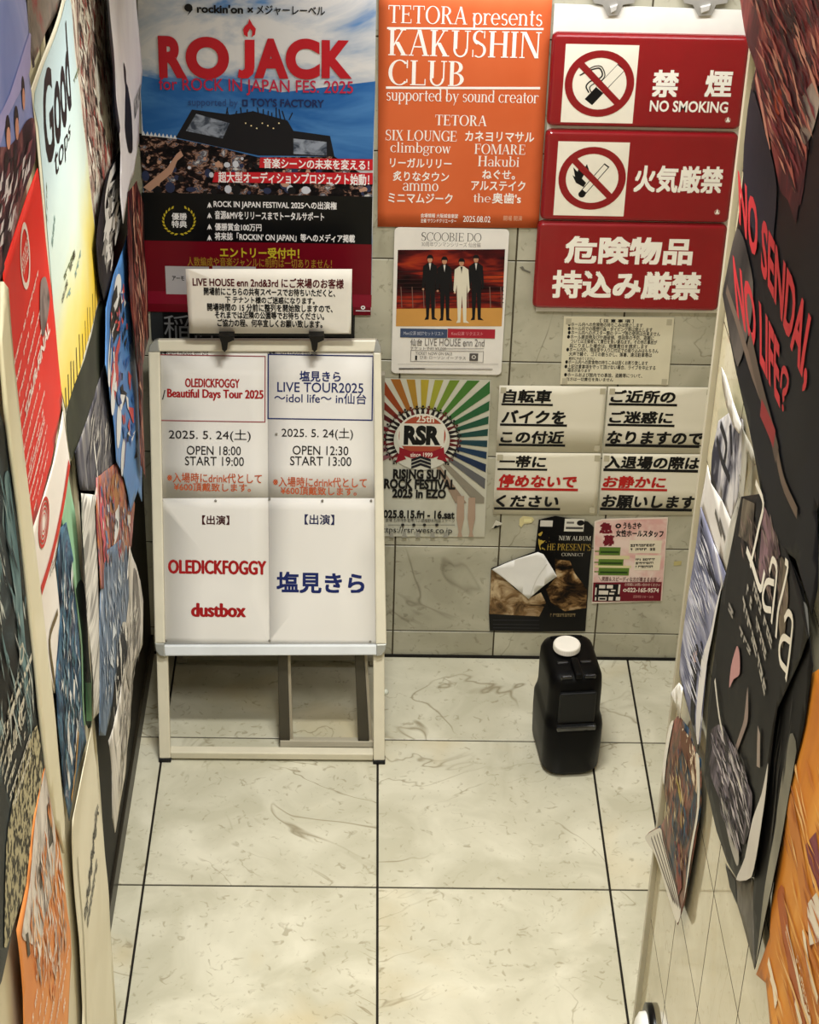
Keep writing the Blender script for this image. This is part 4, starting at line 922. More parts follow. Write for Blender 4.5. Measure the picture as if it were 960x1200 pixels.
# ================================================================== JERRYCAN
jc = empty('jerrycan', (.518, -.42, 0)); tag(jc, 'black plastic jerrycan with a white screw cap standing on the floor', 'jerrycan')
BLK = mat('#020203', .45, spec=.14)
def loft(rings):
    bm = bmesh.new(); V = [[bm.verts.new(p) for p in r] for r in rings]; n = len(V[0])
    for a, b in zip(V, V[1:]):
        for i in range(n): bm.faces.new([a[i], a[(i + 1) % n], b[(i + 1) % n], b[i]])
    bm.faces.new(V[0][::-1]); bm.faces.new(V[-1]); return bm
def ring(cx, cy, hx, hy, r, z): return [(x, y, z) for x, y in rrect(cx - hx, cy - hy, cx + hx, cy + hy, r, 5)]
jc.rotation_euler.z = math.radians(6)
X0, Y0 = .523, -.434
rings = []
for z, hx, hy, r, dy in ((.0, .062, .095, .04, 0), (.006, .072, .112, .05, 0), (.02, .080, .121, .05, 0), (.10, .082, .124, .05, 0), (.158, .082, .124, .05, 0), (.172, .080, .120, .05, 0), (.184, .076, .111, .045, .004), (.20, .074, .109, .045, .005),
                         (.278, .074, .110, .045, .006), (.306, .073, .107, .045, .008), (.320, .068, .100, .042, .009), (.327, .058, .088, .038, .010), (.329, .045, .072, .03, .011)):
    rings.append(ring(X0, Y0 + dy, hx, hy, r, z))
bm = loft(rings)
bd = sub('body', bm, BLK, jc, True)
# handle: a bar along the can between two finger hollows, with raised rims
bm = bmesh.new(); box(bm, (X0 - .011, -.538, .325), (X0 + .011, -.458, .344), .006); sub('handle', bm, BLK, jc)
for sx in (-1, 1):
    for y, w_ in ((-.465, .006), (-.527, .005)):
        bm = bmesh.new(); xa, xb = sorted((X0 + sx * .016, X0 + sx * .048)); box(bm, (xa, y - w_, .322), (xb, y + w_, .334), .004); sub('hollow_rim', bm, mat('#141416', .2, spec=.6), jc)  # rim highlight helped by a lighter, glossier colour than the body
# front panel with its ledge
bm = bmesh.new(); box(bm, (X0 - .05, -.547, .186), (X0 + .05, -.533, .286), .004); sub('front_panel', bm, mat('#08090a', .5, spec=.3), jc)
bm = bmesh.new(); box(bm, (X0 - .054, -.558, .166), (X0 + .054, -.541, .181), .004); sub('panel_ledge', bm, mat('#1c1d1e', .14, spec=.9), jc)  # lighter, glossier colour than the body puts the bright highlight on the ledge
bm = bmesh.new(); box(bm, (X0 - .045, -.348, .322), (X0 + .045, -.340, .331), .004); sub('rear_rib', bm, BLK, jc)
def turned(prof, cx, cy, n=40):
    bm = bmesh.new(); V = [[bm.verts.new((cx + r * math.cos(2 * PI * i / n), cy + r * math.sin(2 * PI * i / n), z)) for i in range(n)] for r, z in prof]
    for a, b in zip(V, V[1:]):
        for i in range(n): bm.faces.new([a[i], a[(i + 1) % n], b[(i + 1) % n], b[i]])
    bm.faces.new(V[0][::-1]); bm.faces.new(V[-1]); return bm
CX, CY = .512, -.408
sub('neck', turned(((.031, 0.3160), (.031, 0.3400)), CX, CY), BLK, jc)
cp = sub('cap', turned(((.035, 0.3350), (.0365, 0.3360), (.0365, 0.3510), (.0355, 0.3532), (.034, 0.3540), (.0325, 0.3525), (.0, 0.3522)), CX, CY), mat('#e9e4da', .4), jc); cp['label'] = 'round white screw cap'
bm = bmesh.new()
for i in range(36):
    a = 2 * PI * i / 36; c = Vector((CX + .0366 * math.cos(a), CY + .0366 * math.sin(a), 0.3435)); t = bmesh.ops.create_cube(bm, size=1)['verts']
    for v in t: v.co = Matrix.Rotation(a, 3, 'Z') @ Vector((v.co.x * .0014, v.co.y * .0022, v.co.z * .013)) + c
sub('grip_ribs', bm, mat('#e2ddd2', .4), cp)

# round white cover near the foot of the stair wall
wc = empty('wall_cover', (.612, -1.69, .19)); tag(wc, 'round white domed cover with black rim low on the right stair wall', 'cover')
def dome(prof, name, m):
    bm = bmesh.new(); n = 36; V = [[bm.verts.new((.612 - z, -1.69 + r * math.cos(2 * PI * i / n), .185 + r * 1.05 * math.sin(2 * PI * i / n))) for i in range(n)] for r, z in prof]
    for a, b in zip(V, V[1:]):
        for i in range(n): bm.faces.new([a[i], a[(i + 1) % n], b[(i + 1) % n], b[i]])
    bm.faces.new(V[-1]); sub(name, bm, m, wc, True)
dome(((.088, 0), (.088, .012), (.07, .014)), 'rim_plate', mat('#0a0a0a', .3)); dome(((.07, .013), (.068, .026), (.055, .034), (.03, .039), (.008, .04)), 'dome', mat('#eeeeea', .25))

# ================================================================== LEFT WALL POSTERS
def L(name, label, px, m, off, cat='poster', **k):
    k.setdefault('wave', .003); k.setdefault('grid', .03)
    return Sheet(name, label, cat, LEFT, px, m, off, 'posters layered on the left wall', **k)
# nearest, upper
s = L('poster', 'periwinkle blue poster with dark haired faces at the top left corner', [(-40, -60), (26, -60), (30, 0), (34, 45), (33, 80), (37, 110), (40, 150), (41, 190), (24, 240), (8, 300), (-40, 400)], photo(((.3, '#6f84c8'), (.5, '#8f9bd8'), (.7, '#b3b6e6')), (1.5, 3, 3), 4, .8, .4, seed=1), .016, seed=1)
s.poly('lavender_beam', [(-10, 150), (10, 110), (33, 38), (34, 62), (33, 85), (8, 135), (-10, 200)], mat('#a9a6e0'))
s.poly('crowd_picture', [(-30, 300), (-8, 180), (8, 172), (20, 158), (30, 142), (39.5, 140), (40.5, 188), (24, 238), (8, 298), (-30, 390)], photo(((.35, '#171015'), (.5, '#3a2430'), (.6, '#7c4a4c'), (.72, '#c9b6bc')), (6, 9, 9), 5, 1, .4, seed=2))
for x, y, r in ((7, 158, 5), (17, 147, 4.4), (25, 112, 3.4)):
    s.disc('hair', x, y - 6, r * .62, mat('#120c14'), ry=20, n=14); s.disc('face', x + .6, y + 4, r * .52, mat('#d99a86'), ry=15, n=14)
for x, y in ((6, 200), (16, 190)): s.disc('dark_jacket', x, y, 3.2, mat('#150f16'), ry=26, n=14)
s.strokes('crowd_marks', [(-20, 240), (5, 190), (38, 150), (38, 185), (20, 240), (-10, 330)], 90, [mat('#1a1218'), mat('#d8d0d4'), mat('#7a4048'), mat('#3a2836')], (-.25, 1), 26, .012, 33); s.done()
s = L('poster', 'grey poster with red splashes between the blue and pale poster', [(30, -60), (84, -60), (73, 0), (54, 38), (36, 76), (34.5, 60)], photo(((.4, '#5b5350'), (.56, '#8a8076'), (.64, '#9c4a4a'), (.72, '#c7b9ae')), (4, 5, 5), 4, .6, .45, seed=3), .010, seed=3)
s.poly('black_tab', [(34, 70), (37, 66), (37.5, 78), (35, 80)], INK); s.done()
s = L('poster', 'pale blue to yellow poster with black script Good and dark slanted foot', [(72, -4), (82, -4), (86, 40), (92, 90), (99, 150), (105, 210), (112, 280), (118, 346), (125, 376), (122, 425), (104, 478), (88, 527), (82, 541), (77, 500), (72, 470), (62, 380), (54, 290), (48, 220), (43, 150), (37, 104)], mat('#e9e4cf', .4), .013, seed=4, wave=.002)
s.poly('printed_ground', [(74, 3), (81, 3), (85, 45), (91, 95), (98, 152), (104, 212), (111, 282), (116.5, 346), (98, 410), (76, 480), (63.5, 380), (56, 290), (50, 220), (45, 150), (40.5, 108)],
       gradient([(0, '#e6b81e'), (.28, '#eac83a'), (.46, '#e6dc8e'), (.66, '#d3e2d6'), (1, '#c0d8de')], 2, -.42, .36, .25, 5))
yl = mat('#20201c')
s.poly('dark_foot', [(117, 352), (124.5, 377), (121.5, 425), (103.5, 477), (87, 526), (82, 538), (76.5, 487), (90, 440), (106, 392)], photo(((.35, '#24261d'), (.65, '#3a3c2e')), (4, 4, 4), 3))
for i in range(13):
    t = i / 12; x = 76.5 + 38 * t; y = 478 - 126 * t; s.line('fringe', [(x, y + 4), (x - .9, y - 22 - 5 * (i % 3))], .010, yl)
s.textq('Good', [(55, 199), (83, 120), (74, 26), (46, 98)], INK, .024, .12); s.textq('tops', [(65, 219), (81, 163), (79.5, 143), (61, 183)], INK, .004, .1)
for i, (a, b) in enumerate((((92, 84), (83, 100)), ((60, 290), (62, 245)), ((70, 340), (82, 300)), ((78, 352), (92, 290)), ((54, 260), (51, 205)))):
    s.scrib([(a[0], a[1]), (b[0] + 2, b[1]), (b[0] + 1, b[1] - 9), (a[0] - 2, a[1] - 8)], 1, mat('#7f9a92' if i % 2 else '#6b7250'), i, dens=5)
s.textq('出演', [(72, 356), (78, 333), (77, 326), (71, 349)], mat('#3c3a26'), .01); s.textq('会場', [(80, 320), (85.5, 299), (84.5, 291), (79, 312)], mat('#3c3a26'), .01); s.done()
rdw = mat('#e9d9cf')
s = L('poster', 'bright red poster covered in white print with an oval emblem', [(44, 197), (50, 245), (57, 310), (64, 380), (72, 470), (66, 510), (60, 545), (48, 590), (36, 622), (28, 560), (18, 480), (9, 400), (3, 325), (3, 312)], photo(((.35, '#d3261e'), (.65, '#e03326')), (3, 3, 3), 3, rough=.35), .019, seed=5, wave=.002)
s.disc('emblem', 29, 300, 6.2, rdw, ry=46, n=24, inner=.8); s.scrib([(25, 330), (33, 300), (32, 272), (25, 300)], 4, rdw, 2, dens=5)
for i in range(9):
    x = 14 + i * 2.2; y = 430 + i * 20; s.scrib([(x, y), (x + 30 - i, y - 108 + i * 3), (x + 30 - i, y - 118 + i * 3), (x, y - 9)], 1, rdw, 20 + i, dens=16)
s.textq('TOUR FINAL', [(27, 495), (57, 388), (56, 372), (26, 480)], rdw, .03)
for i in range(5): s.scrib([(30 + i * 2, 560 + i * 10), (52 + i * 2, 470 + i * 12), (52 + i * 2, 462 + i * 12), (30 + i * 2, 553 + i * 10)], 1, rdw, 40 + i, dens=12)
s.poly('photo_print', [(47, 330), (53, 325), (57, 350), (54, 375), (49, 395), (46, 370)], photo(((.4, '#1b1414'), (.6, '#8d7d78')), (9, 9, 9), 3)); s.done()
s = L('poster', 'white poster with red round scribble below the red poster', [(73, 482), (80, 545), (72, 600), (64, 660), (70, 720), (69, 760), (64, 812), (56, 780), (47, 705), (38, 640), (37, 622), (49, 588), (61, 543)], photo(((.35, '#e6ddd2'), (.65, '#efe8df')), (3, 3, 3), 3), .0155, seed=6, wave=.0025)
for k in range(4): s.disc('red_emblem', 50, 612, 7 - k * 1.5, mat('#c2382c'), ry=30 - k * 6, n=20, inner=.86)
s.line('red_stroke', [(78, 545), (70, 600), (60, 650), (48, 690)], .02, mat('#c6301f')); s.line('brown_stroke', [(66, 718), (58, 750), (63, 800)], .014, mat('#6a5a38')); s.scrib([(58, 676), (66, 655), (65, 640), (57, 662)], 3, mat('#6b6660'), 9, dens=4); s.done()
s = L('wall_batten', 'pale cream batten running down between red and dark posters', [(0, 330), (6, 338), (13, 430), (20.5, 500), (29, 570), (39, 650), (50, 745), (62, 850), (72, 960), (73, 1000), (62, 960), (52, 900), (44, 830), (30, 690), (20, 600), (10, 530), (4, 480), (-2, 400)], photo(((.35, '#d9d1b2'), (.65, '#e6dfc4')), (3, 3, 3), 3), .021, cat='trim', seed=7, wave=.001, thick=.006); s.done()
s = L('poster', 'dark poster with teal hair and rows of pale slanted print at far left', [(-40, 440), (0, 485), (5, 500), (14, 560), (24, 640), (36, 750), (44, 830), (50, 900), (41, 960), (34, 1030), (14, 1092), (0, 1150), (-40, 1240)], photo(((.36, '#0d0e10'), (.5, '#1d2326'), (.6, '#2f3b40'), (.74, '#6e7a78')), (3, 7, 5), 5, 1.2, .4, seed=4), .018, seed=8)
s.poly('teal_hair', [(4, 560), (10, 556), (18, 640), (27, 740), (33, 830), (26, 800), (14, 690), (6, 620)], photo(((.4, '#3a565c'), (.6, '#7d9a9c')), (3, 12, 4), 3))
s.poly('dotted_print', [(6, 990), (16, 930), (30, 880), (42, 850), (47, 905), (40, 960), (33, 1028), (14, 1085), (2, 1110)], photo(((.45, '#2b281f'), (.55, '#b2a986')), (60, 60, 60), 2, .2, seed=3))
cw2 = mat('#cdc8b6')
for i in range(7): s.scrib([(-4 + i * 3, 890 + i * 10), (28 + i * 2.4, 770 + i * 16), (28 + i * 2.4, 758 + i * 16), (-4 + i * 3, 876 + i * 10)], 1, cw2, 60 + i, dens=10)
s.textq('JUMP', [(9, 905), (28, 838), (27, 815), (9, 884)], cw2, .02); s.disc('round_mark', 24, 766, 3, cw2, ry=14, n=18, inner=.6)
s.line('guitar_neck', [(8, 850), (34, 770)], .012, mat('#d5d0bf')); s.strokes('pale_strokes', [(-20, 520), (10, 560), (30, 720), (44, 850), (20, 900), (-20, 900)], 120, [mat('#5f7e82'), mat('#8aa0a0'), mat('#c9cec6'), mat('#07080a'), mat('#2c3a3e')], (.16, 1), 40, .008, 17); s.done()
s = L('poster', 'orange poster with white print and torn pale figures, bottom left', [(56, 884), (61, 930), (69, 990), (74, 1040), (82, 1092), (83, 1120), (80, 1170), (76, 1260), (30, 1260), (27, 1170), (20, 1090), (31, 1035), (38, 960), (47, 915)], photo(((.35, '#d98648'), (.65, '#e89a58')), (3, 3, 3), 3), .020, seed=9)
s.poly('pale_figures', [(56, 886), (60, 930), (64, 985), (60, 1040), (50, 1070), (44, 1110), (34, 1105), (24, 1096), (33, 1035), (39, 960), (47, 917)], photo(((.35, '#8b8078'), (.48, '#cfc6bd'), (.6, '#e8e0d6'), (.72, '#c79a8c')), (5, 8, 4), 4, 1.2, .45, seed=5))
for q in ([(53, 945), (56, 938), (60, 985), (55, 995)], [(43, 1018), (46, 1005), (48, 1035), (45, 1046)], [(28, 1095), (31, 1092), (34, 1118), (31, 1122)]): s.poly('dark_gap', q, mat('#4a4034'))
for i in range(7): s.scrib([(40 + i * 5, 1150 + i * 4), (50 + i * 5, 1075 + i * 6), (49.2 + i * 5, 1067 + i * 6), (39 + i * 5, 1142 + i * 4)], 1, mat('#f2e2cf'), 80 + i, dens=9)
for i in range(6): s.scrib([(34 + i * 7, 1215), (42 + i * 7, 1160), (41 + i * 7, 1150), (33 + i * 7, 1205)], 1, mat('#f2e2cf'), 95 + i, dens=8)
s.strokes('pale_strands', [(50, 900), (60, 940), (72, 1010), (78, 1110), (60, 1180), (34, 1150), (32, 1060), (44, 960)], 180, [mat('#f0e4d6'), mat('#e8a870'), mat('#cf7a3e'), mat('#9a8c84'), mat('#e9d9c8')], (.04, 1), 30, .011, 25); s.done()
s = L('paper_sheet', 'long cream paper with a column of handwritten characters near the floor', [(103, 846), (113, 898), (121, 985), (127, 1052), (131, 1120), (134, 1210), (134, 1270), (96, 1270), (97, 1180), (92, 1100), (85, 1010), (80, 962), (90, 900)], photo(((.35, '#e2dac0'), (.65, '#ece5cd')), (3, 3, 3), 3), .012, cat='paper', seed=10, wave=.002, curl=(('t', .15, .01),))
for i, ch in enumerate('告知情報掲示'):
    x = 97 + i * 2.6; y = 1082 - i * 22; s.textq(ch, [(x, y), (x + 5, y - 17), (x + 4.6, y - 32), (x - .4, y - 15)], mat('#4c4a44'), .02)
s.scrib([(101, 1088), (113, 1010), (112, 995), (100, 1072)], 1, mat('#6b685e'), 5, dens=8); s.line('fold_line', [(90, 1005), (98, 1130), (100, 1200)], .006, mat('#a39a7c')); s.done()
# past the wall corner
s = L('poster', 'brown and white crumpled photo poster right of the Good poster', [(83, -60), (118, -60), (122, 0), (127, 45), (132, 92), (131, 130), (139, 160), (130, 200), (121, 230), (118, 262), (122, 345), (117, 348), (111, 275), (104, 205), (98, 145), (91, 85), (85, 35)], photo(((.30, '#2e2622'), (.38, '#77655c'), (.44, '#b9a598'), (.49, '#8a4f48'), (.53, '#cfc5b4'), (.62, '#ebe6d6')), (5, 9, 7), 6, 1.3, .5, seed=7), .012, seed=11, wave=.005, grid=.04); s.strokes('crumple_marks', [(88, -20), (118, -20), (131, 95), (130, 190), (118, 250), (108, 220), (94, 80)], 210, [mat('#efe9dc'), mat('#6a5850'), mat('#a3564e'), mat('#c9b9aa'), mat('#3c322e')], (.12, 1), 24, .015, 19); s.done()
s = L('poster', 'white curling poster with a black suited figure next to the festival poster', [(123, -40), (157, -40), (162, 50), (165.5, 85), (163, 120), (163, 165), (158, 205), (151, 222), (143, 262), (141, 230), (142, 180), (134, 112), (128, 48)], photo(((.3, '#cfcad2'), (.7, '#e8e5e6')), (2, 5, 2), 3), .045, seed=12, wave=.004, grid=.04)
s.poly('black_suit', [(143.5, 73), (146, 82), (147, 96), (150, 103), (153, 125), (156, 175), (151, 178), (147, 150), (146.5, 105), (144.5, 92)], mat('#0f0f12')); s.poly('black_edge', [(123.5, 0), (126, 0), (130, 60), (134, 112), (139, 150), (137, 155), (131, 110), (127, 55)], mat('#17151a'))
s.poly('print_panel', [(156, 118), (163.5, 98), (163, 118), (157.5, 140)], photo(((.4, '#26262a'), (.6, '#c9c6c6')), (30, 30, 30), 3)); s.done()
s = L('poster', 'black poster with tangled white script, above the blue poster', [(142, 168), (145, 205), (141, 262), (133, 290), (134, 325), (127, 345), (121, 352), (116, 330), (112, 285), (117, 240), (122, 212), (133, 190)], photo(((.4, '#0c0b0d'), (.7, '#28242a')), (4, 6, 5), 4, 1), .024, seed=13)
wl = mat('#d9d5d0')
for q in ([(134, 195), (126, 215), (121, 240), (124, 262)], [(131, 232), (127, 248), (124, 275), (122, 305)], [(138, 240), (134, 255), (139, 262), (135, 282)], [(129, 205), (123, 228)]): s.line('script', q, .022, wl)
s.strokes('script_marks', [(140, 185), (143, 250), (132, 300), (126, 340), (117, 300), (122, 225)], 60, [mat('#d9d5d0'), mat('#8a8680')], (-.25, 1), 20, .022, 37, 1.2); s.done()
s = L('poster', 'blue cartoon style poster with white clouds and black scribbled lettering', [(147, 276), (150, 335), (156, 400), (160, 450), (162, 500), (165, 560), (166, 588), (160, 575), (154, 600), (146, 560), (136, 540), (132, 482), (123, 428), (123.5, 362), (137, 312)], photo(((.35, '#3f78bd'), (.65, '#6497d2')), (3, 3, 3), 3, rough=.3), .030, seed=14, wave=.004)
wc_ = mat('#e4e4e2')
for x, y, rx, ry in ((131, 380, 6, 30), (128, 420, 5, 30), (136, 345, 5, 22), (133, 455, 5, 28), (139, 500, 4, 24), (143, 535, 4, 20)): s.disc('white_cloud', x, y, rx, wc_, ry=ry, n=18)
for q in ([(136, 342), (131, 358), (134, 372), (129, 386)], [(139, 350), (135, 372), (138, 380), (133, 396)], [(131, 360), (128, 380), (131, 392)], [(129, 405), (127, 425)]): s.line('lettering', q, .03, INK)
for q in ([(140, 400), (135, 425), (139, 440), (134, 460)], [(133, 430), (130, 455)]): s.line('red_doodle', q, .03, mat('#c9504c'))
for q in ([(142, 440), (138, 460), (141, 475)], [(147, 515), (145, 545)]): s.line('purple_doodle', q, .02, mat('#5a5688'))
s.strokes('ink_marks', [(146, 320), (156, 430), (160, 540), (140, 520), (126, 420), (126, 370)], 67, [mat('#101014'), mat('#e6e6e4'), mat('#c9504c'), mat('#2c5a9c')], (.0, 1), 16, .030, 39, 1.0); s.done()
s = L('poster', 'dark maroon curled poster in the corner left of the sign stand', [(149, 225), (160, 212), (168, 240), (171, 300), (174, 350), (175, 395), (166, 428), (168, 500), (170, 560), (165, 545), (161, 450), (156, 395), (151, 335), (148, 280)], photo(((.36, '#14090b'), (.48, '#3a1216'), (.56, '#6d2a24'), (.64, '#b0705a'), (.72, '#c9a58c')), (8, 18, 4), 5, 1.4, .4, seed=3), .046, seed=15, wave=.004, grid=.04); s.strokes('crease_marks', [(152, 235), (165, 225), (172, 340), (166, 430), (166, 520), (158, 420)], 105, [mat('#8e4034'), mat('#c29078'), mat('#1a0b0d'), mat('#5a1c20')], (.05, 1), 30, .018, 29); s.done()
s = L('poster', 'grey and navy poster hanging below the dark slanted strip', [(122, 428), (132, 484), (136, 560), (128, 600), (113, 590), (110, 575), (94, 575), (87, 530), (105, 480)], photo(((.34, '#26262e'), (.5, '#55545c'), (.62, '#8a8682'), (.74, '#cbc6bc')), (3, 12, 2), 4, .8, .45, seed=6), .017, seed=16); s.line('white_fold', [(110, 520), (113, 560), (109, 588)], .02, mat('#dcd8cf')); s.strokes('grey_marks', [(122, 440), (132, 490), (134, 560), (112, 580), (95, 565), (104, 490)], 60, [mat('#b9b4ac'), mat('#3a3942'), mat('#6d6a6c')], (-.1, 1), 40, .012, 35); s.done()
s = L('poster', 'pale striped sheet edge curling outward beside the green strip', [(93, 578), (111, 580), (114, 650), (115, 760), (114, 835), (108, 842), (104, 760), (98, 670)], photo(((.42, '#b9b5ac'), (.5, '#dedad0'), (.6, '#8f8c86')), (2, 3, 26), 2, .3, .5, seed=3), .030, seed=17, wave=.005, grid=.03); s.done()
s = L('poster', 'green paper strip with a torn dark tail below the Good poster', [(79, 546), (88, 600), (93, 660), (97, 690), (108, 800), (107, 850), (99, 850), (95, 760), (90, 712), (86, 690), (77, 650), (71, 605)], photo(((.4, '#86b58e'), (.6, '#a3c9a6')), (3, 3, 3), 3), .014, seed=18)
s.poly('dark_tail', [(87, 690), (97, 684), (107, 800), (106, 848), (100, 848), (96, 760), (91, 714)], photo(((.4, '#0f1a14'), (.6, '#2c4030')), (4, 6, 5), 3)); s.poly('green_foot', [(100, 800), (106, 800), (106.5, 845), (100.5, 845)], mat('#5f9a68')); s.done()
s = L('poster', 'navy and teal sketchy poster with white brush strokes, lower left', [(71, 618), (78, 612), (86, 655), (92, 730), (97, 840), (101, 870), (91, 905), (80, 962), (74, 930), (66, 850), (65, 800), (71, 720), (65, 660)], photo(((.34, '#141c30'), (.45, '#2c4258'), (.54, '#4f7288'), (.6, '#39405e'), (.7, '#cdd2d2')), (5, 12, 6), 6, 1.4, .45, seed=9), .0165, seed=19)
for q in ([(82, 815), (78, 860), (82, 890)], [(86, 800), (84, 845)], [(75, 880), (79, 920)], [(90, 845), (85, 885)]): s.line('brush_stroke', q, .02, mat('#e0ded8'))
s.line('ochre_stroke', [(90, 860), (87, 900), (82, 935)], .018, mat('#b98a3c')); s.strokes('brush_marks', [(72, 630), (84, 650), (96, 840), (84, 930), (72, 900), (68, 800)], 165, [mat('#d9dcda'), mat('#39606c'), mat('#1a2440'), mat('#6f8fa0'), mat('#24303c')], (.02, 1), 26, .013, 21); s.done()
s = L('poster', 'collage poster of small colour photos under the blue poster', [(114, 560), (136, 542), (146, 562), (158, 590), (154, 640), (146, 660), (126, 690), (116, 690), (113, 620)], photo(((.32, '#1c1a1e'), (.42, '#8c3a3a'), (.5, '#c07a4a'), (.57, '#5c5a6e'), (.64, '#c86a66'), (.74, '#e2dcd4')), (5, 16, 6), 4, .8, .4, seed=12), .022, seed=20)
s.poly('orange_figure', [(130, 560), (136, 556), (138, 585), (133, 600), (127, 598)], mat('#a8703c')); s.poly('pink_figure', [(117, 565), (122, 600), (125, 640), (121, 660), (116, 610)], mat('#c9535e')); s.disc('face', 133, 562, 2.2, mat('#6e3a30'), ry=6, n=12); s.poly('white_figure', [(133, 600), (137, 590), (137, 620), (132, 640)], wc_); s.strokes('picture_bits', [(116, 565), (134, 550), (152, 590), (150, 640), (125, 680), (118, 650)], 105, [mat('#c9463e'), mat('#e2dcd0'), mat('#2a2630'), mat('#a8703c'), mat('#5f78a0')], (.05, 1), 16, .02, 27); s.done()
s = L('poster', 'slate blue poster with pale flecks, long and narrow, beside the bright strip', [(126, 645), (141, 632), (149, 640), (151, 700), (143, 760), (131, 830), (124, 862), (115, 862), (116, 760), (119, 690)], photo(((.36, '#34404e'), (.48, '#5a6c82'), (.6, '#7f8ea2'), (.72, '#d2d6da')), (4, 20, 5), 5, 1, .45, seed=14), .0245, seed=21)
s.poly('black_print', [(139, 735), (146, 730), (148, 760), (142, 800), (136, 855), (129, 850), (133, 800)], photo(((.46, '#0d0d0f'), (.54, '#e4e0d6')), (8, 14, 8), 3, .8, const=True)); s.strokes('flecks', [(128, 650), (145, 640), (148, 700), (135, 800), (120, 850), (118, 760)], 135, [mat('#cfd6dc'), mat('#3c4c62'), mat('#8fa2b8')], (.04, 1), 18, .014, 23); s.done()
s = L('poster', 'grey white curled sheet hanging lowest on the left hall wall', [(151, 640), (164, 680), (166.5, 705), (165, 755), (155, 788), (152, 850), (143, 920), (135, 976), (132, 958), (131, 905), (127, 868), (133, 850), (141, 800), (147, 750)], photo(((.35, '#8d8880'), (.5, '#d3cdc2'), (.7, '#e7e1d4')), (3, 14, 2), 4, .8, .5, seed=15), .026, seed=22, wave=.004)
s.poly('grey_shadow_print', [(156, 665), (162, 690), (163, 730), (156, 765), (155, 720)], photo(((.4, '#4a4744'), (.6, '#98938c')), (5, 9, 4), 3)); s.strokes('grey_marks', [(153, 660), (164, 700), (162, 760), (150, 850), (138, 950), (134, 880), (146, 780)], 90, [mat('#efe9dd'), mat('#8d877e'), mat('#a59e93')], (-.06, 1), 36, .014, 31); s.done()  # grey shadow on the curled sheet is put into its colour

# ================================================================== RIGHT WALL POSTERS
def Rr(name, label, px, m, off, cat='poster', **k):
    k.setdefault('wave', .003); k.setdefault('grid', .03)
    return Sheet(name, label, cat, RIGHT, px, m, off, 'posters layered on the right wall', **k)
s = Rr('poster', 'orange poster with flowing robe and white print at the lower right', [(935, 800), (1000, 760), (1000, 1290), (912, 1290), (906, 1200), (899, 1152), (887, 1142), (903, 1098), (905, 1048), (913, 985), (922, 925), (932, 858)], photo(((.35, '#b5682a'), (.5, '#cf842f'), (.65, '#dd9a44')), (3, 4, 1.4), 4, .8, .45, seed=2), .010, seed=31, wave=.005)
s.poly('robe_fold', [(912, 1050), (920, 1040), (935, 1130), (946, 1200), (936, 1200), (924, 1120)], mat('#a8561f')); s.poly('robe_fold', [(922, 928), (934, 935), (948, 1010), (958, 1080), (950, 1090), (936, 1010)], mat('#c47a2e'))
s.poly('pink_figure', [(950, 990), (962, 975), (970, 1050), (958, 1040)], mat('#7d3a46')); s.poly('white_sleeve', [(951, 1060), (962, 1045), (975, 1100), (955, 1108)], mat('#d9cfc0'))
for q in ([(926, 1090), (936, 1130), (945, 1180), (952, 1200)], [(903, 1128), (908, 1150), (912, 1176)], [(948, 1092), (955, 1140), (962, 1170)], [(935, 1175), (941, 1200)], [(906, 1145), (911, 1160), (913, 1170)]): s.line('white_print', q, .016, mat('#e8d9c0'))
s.scrib([(938, 1125), (952, 1205), (955, 1200), (941, 1118)], 2, mat('#e8d9c0'), 7, dens=8); s.strokes('robe_strokes', [(925, 880), (1000, 800), (1000, 1280), (915, 1280), (908, 1080)], 105, [mat('#a65a20'), mat('#dfa24e'), mat('#c07024'), mat('#e6b878')], (.28, 1), 60, .008, 9, .2); s.done()
s = Rr('poster', 'plain black sheets hanging between the Lala poster and the orange poster', [(912, 640), (926, 652), (943, 690), (952, 745), (956, 780), (944, 850), (932, 900), (921, 960), (908, 1040), (895, 1095), (886, 1134), (884, 1060), (890, 960), (905, 850), (915, 760)], photo(((.35, '#070708'), (.65, '#141312')), (4, 4, 2), 3), .014, seed=32)
s.poly('grey_edge', [(928, 860), (936, 880), (922, 960), (908, 1042), (896, 1092), (888, 1128), (893, 1090), (905, 1010), (915, 940)], photo(((.4, '#66645a'), (.6, '#8d8a7c')), (4, 4, 2), 3)); s.poly('pale_tab', [(944, 705), (950, 712), (953, 745), (949, 748), (944, 728)], mat('#b9b6ac')); s.strokes('sheen_lines', [(915, 680), (940, 700), (950, 770), (920, 950), (895, 1080), (895, 960)], 21, [mat('#2c2b28'), mat('#3a3833')], (-.12, 1), 70, .006, 15, .1); s.done()  # sheen on the black sheets is drawn in as slightly lighter strokes
s = Rr('poster', 'large dark navy poster with red NO SENDAI, NO LIFE? lettering', [(860, -50), (869, 0), (880, 50), (889, 78), (883, 100), (880, 140), (873, 200), (865, 265), (854, 325), (850, 345), (858, 400), (868, 450), (880, 515), (893, 575), (905, 622), (920, 645), (933, 655), (943, 690), (952, 720), (958, 690), (960, 600), (975, 560), (1010, 480), (1010, -50)], photo(((.4, '#07080c'), (.6, '#0e1016')), (2, 3, 2), 3, rough=.4), .020, seed=33, wave=.004)
hair = photo(((.34, '#1c0f16'), (.46, '#4a1f26'), (.54, '#7c3436'), (.62, '#93504a'), (.72, '#c9a090')), (3, 5, 1.6), 5, 1.3, .4, seed=8)
s.poly('red_haired_figure', [(866, -40), (1005, -40), (1005, 120), (960, 100), (948, 160), (940, 240), (928, 226), (918, 200), (910, 170), (905, 160), (893, 120), (888, 95), (889, 78), (880, 50), (870, 4)], hair)
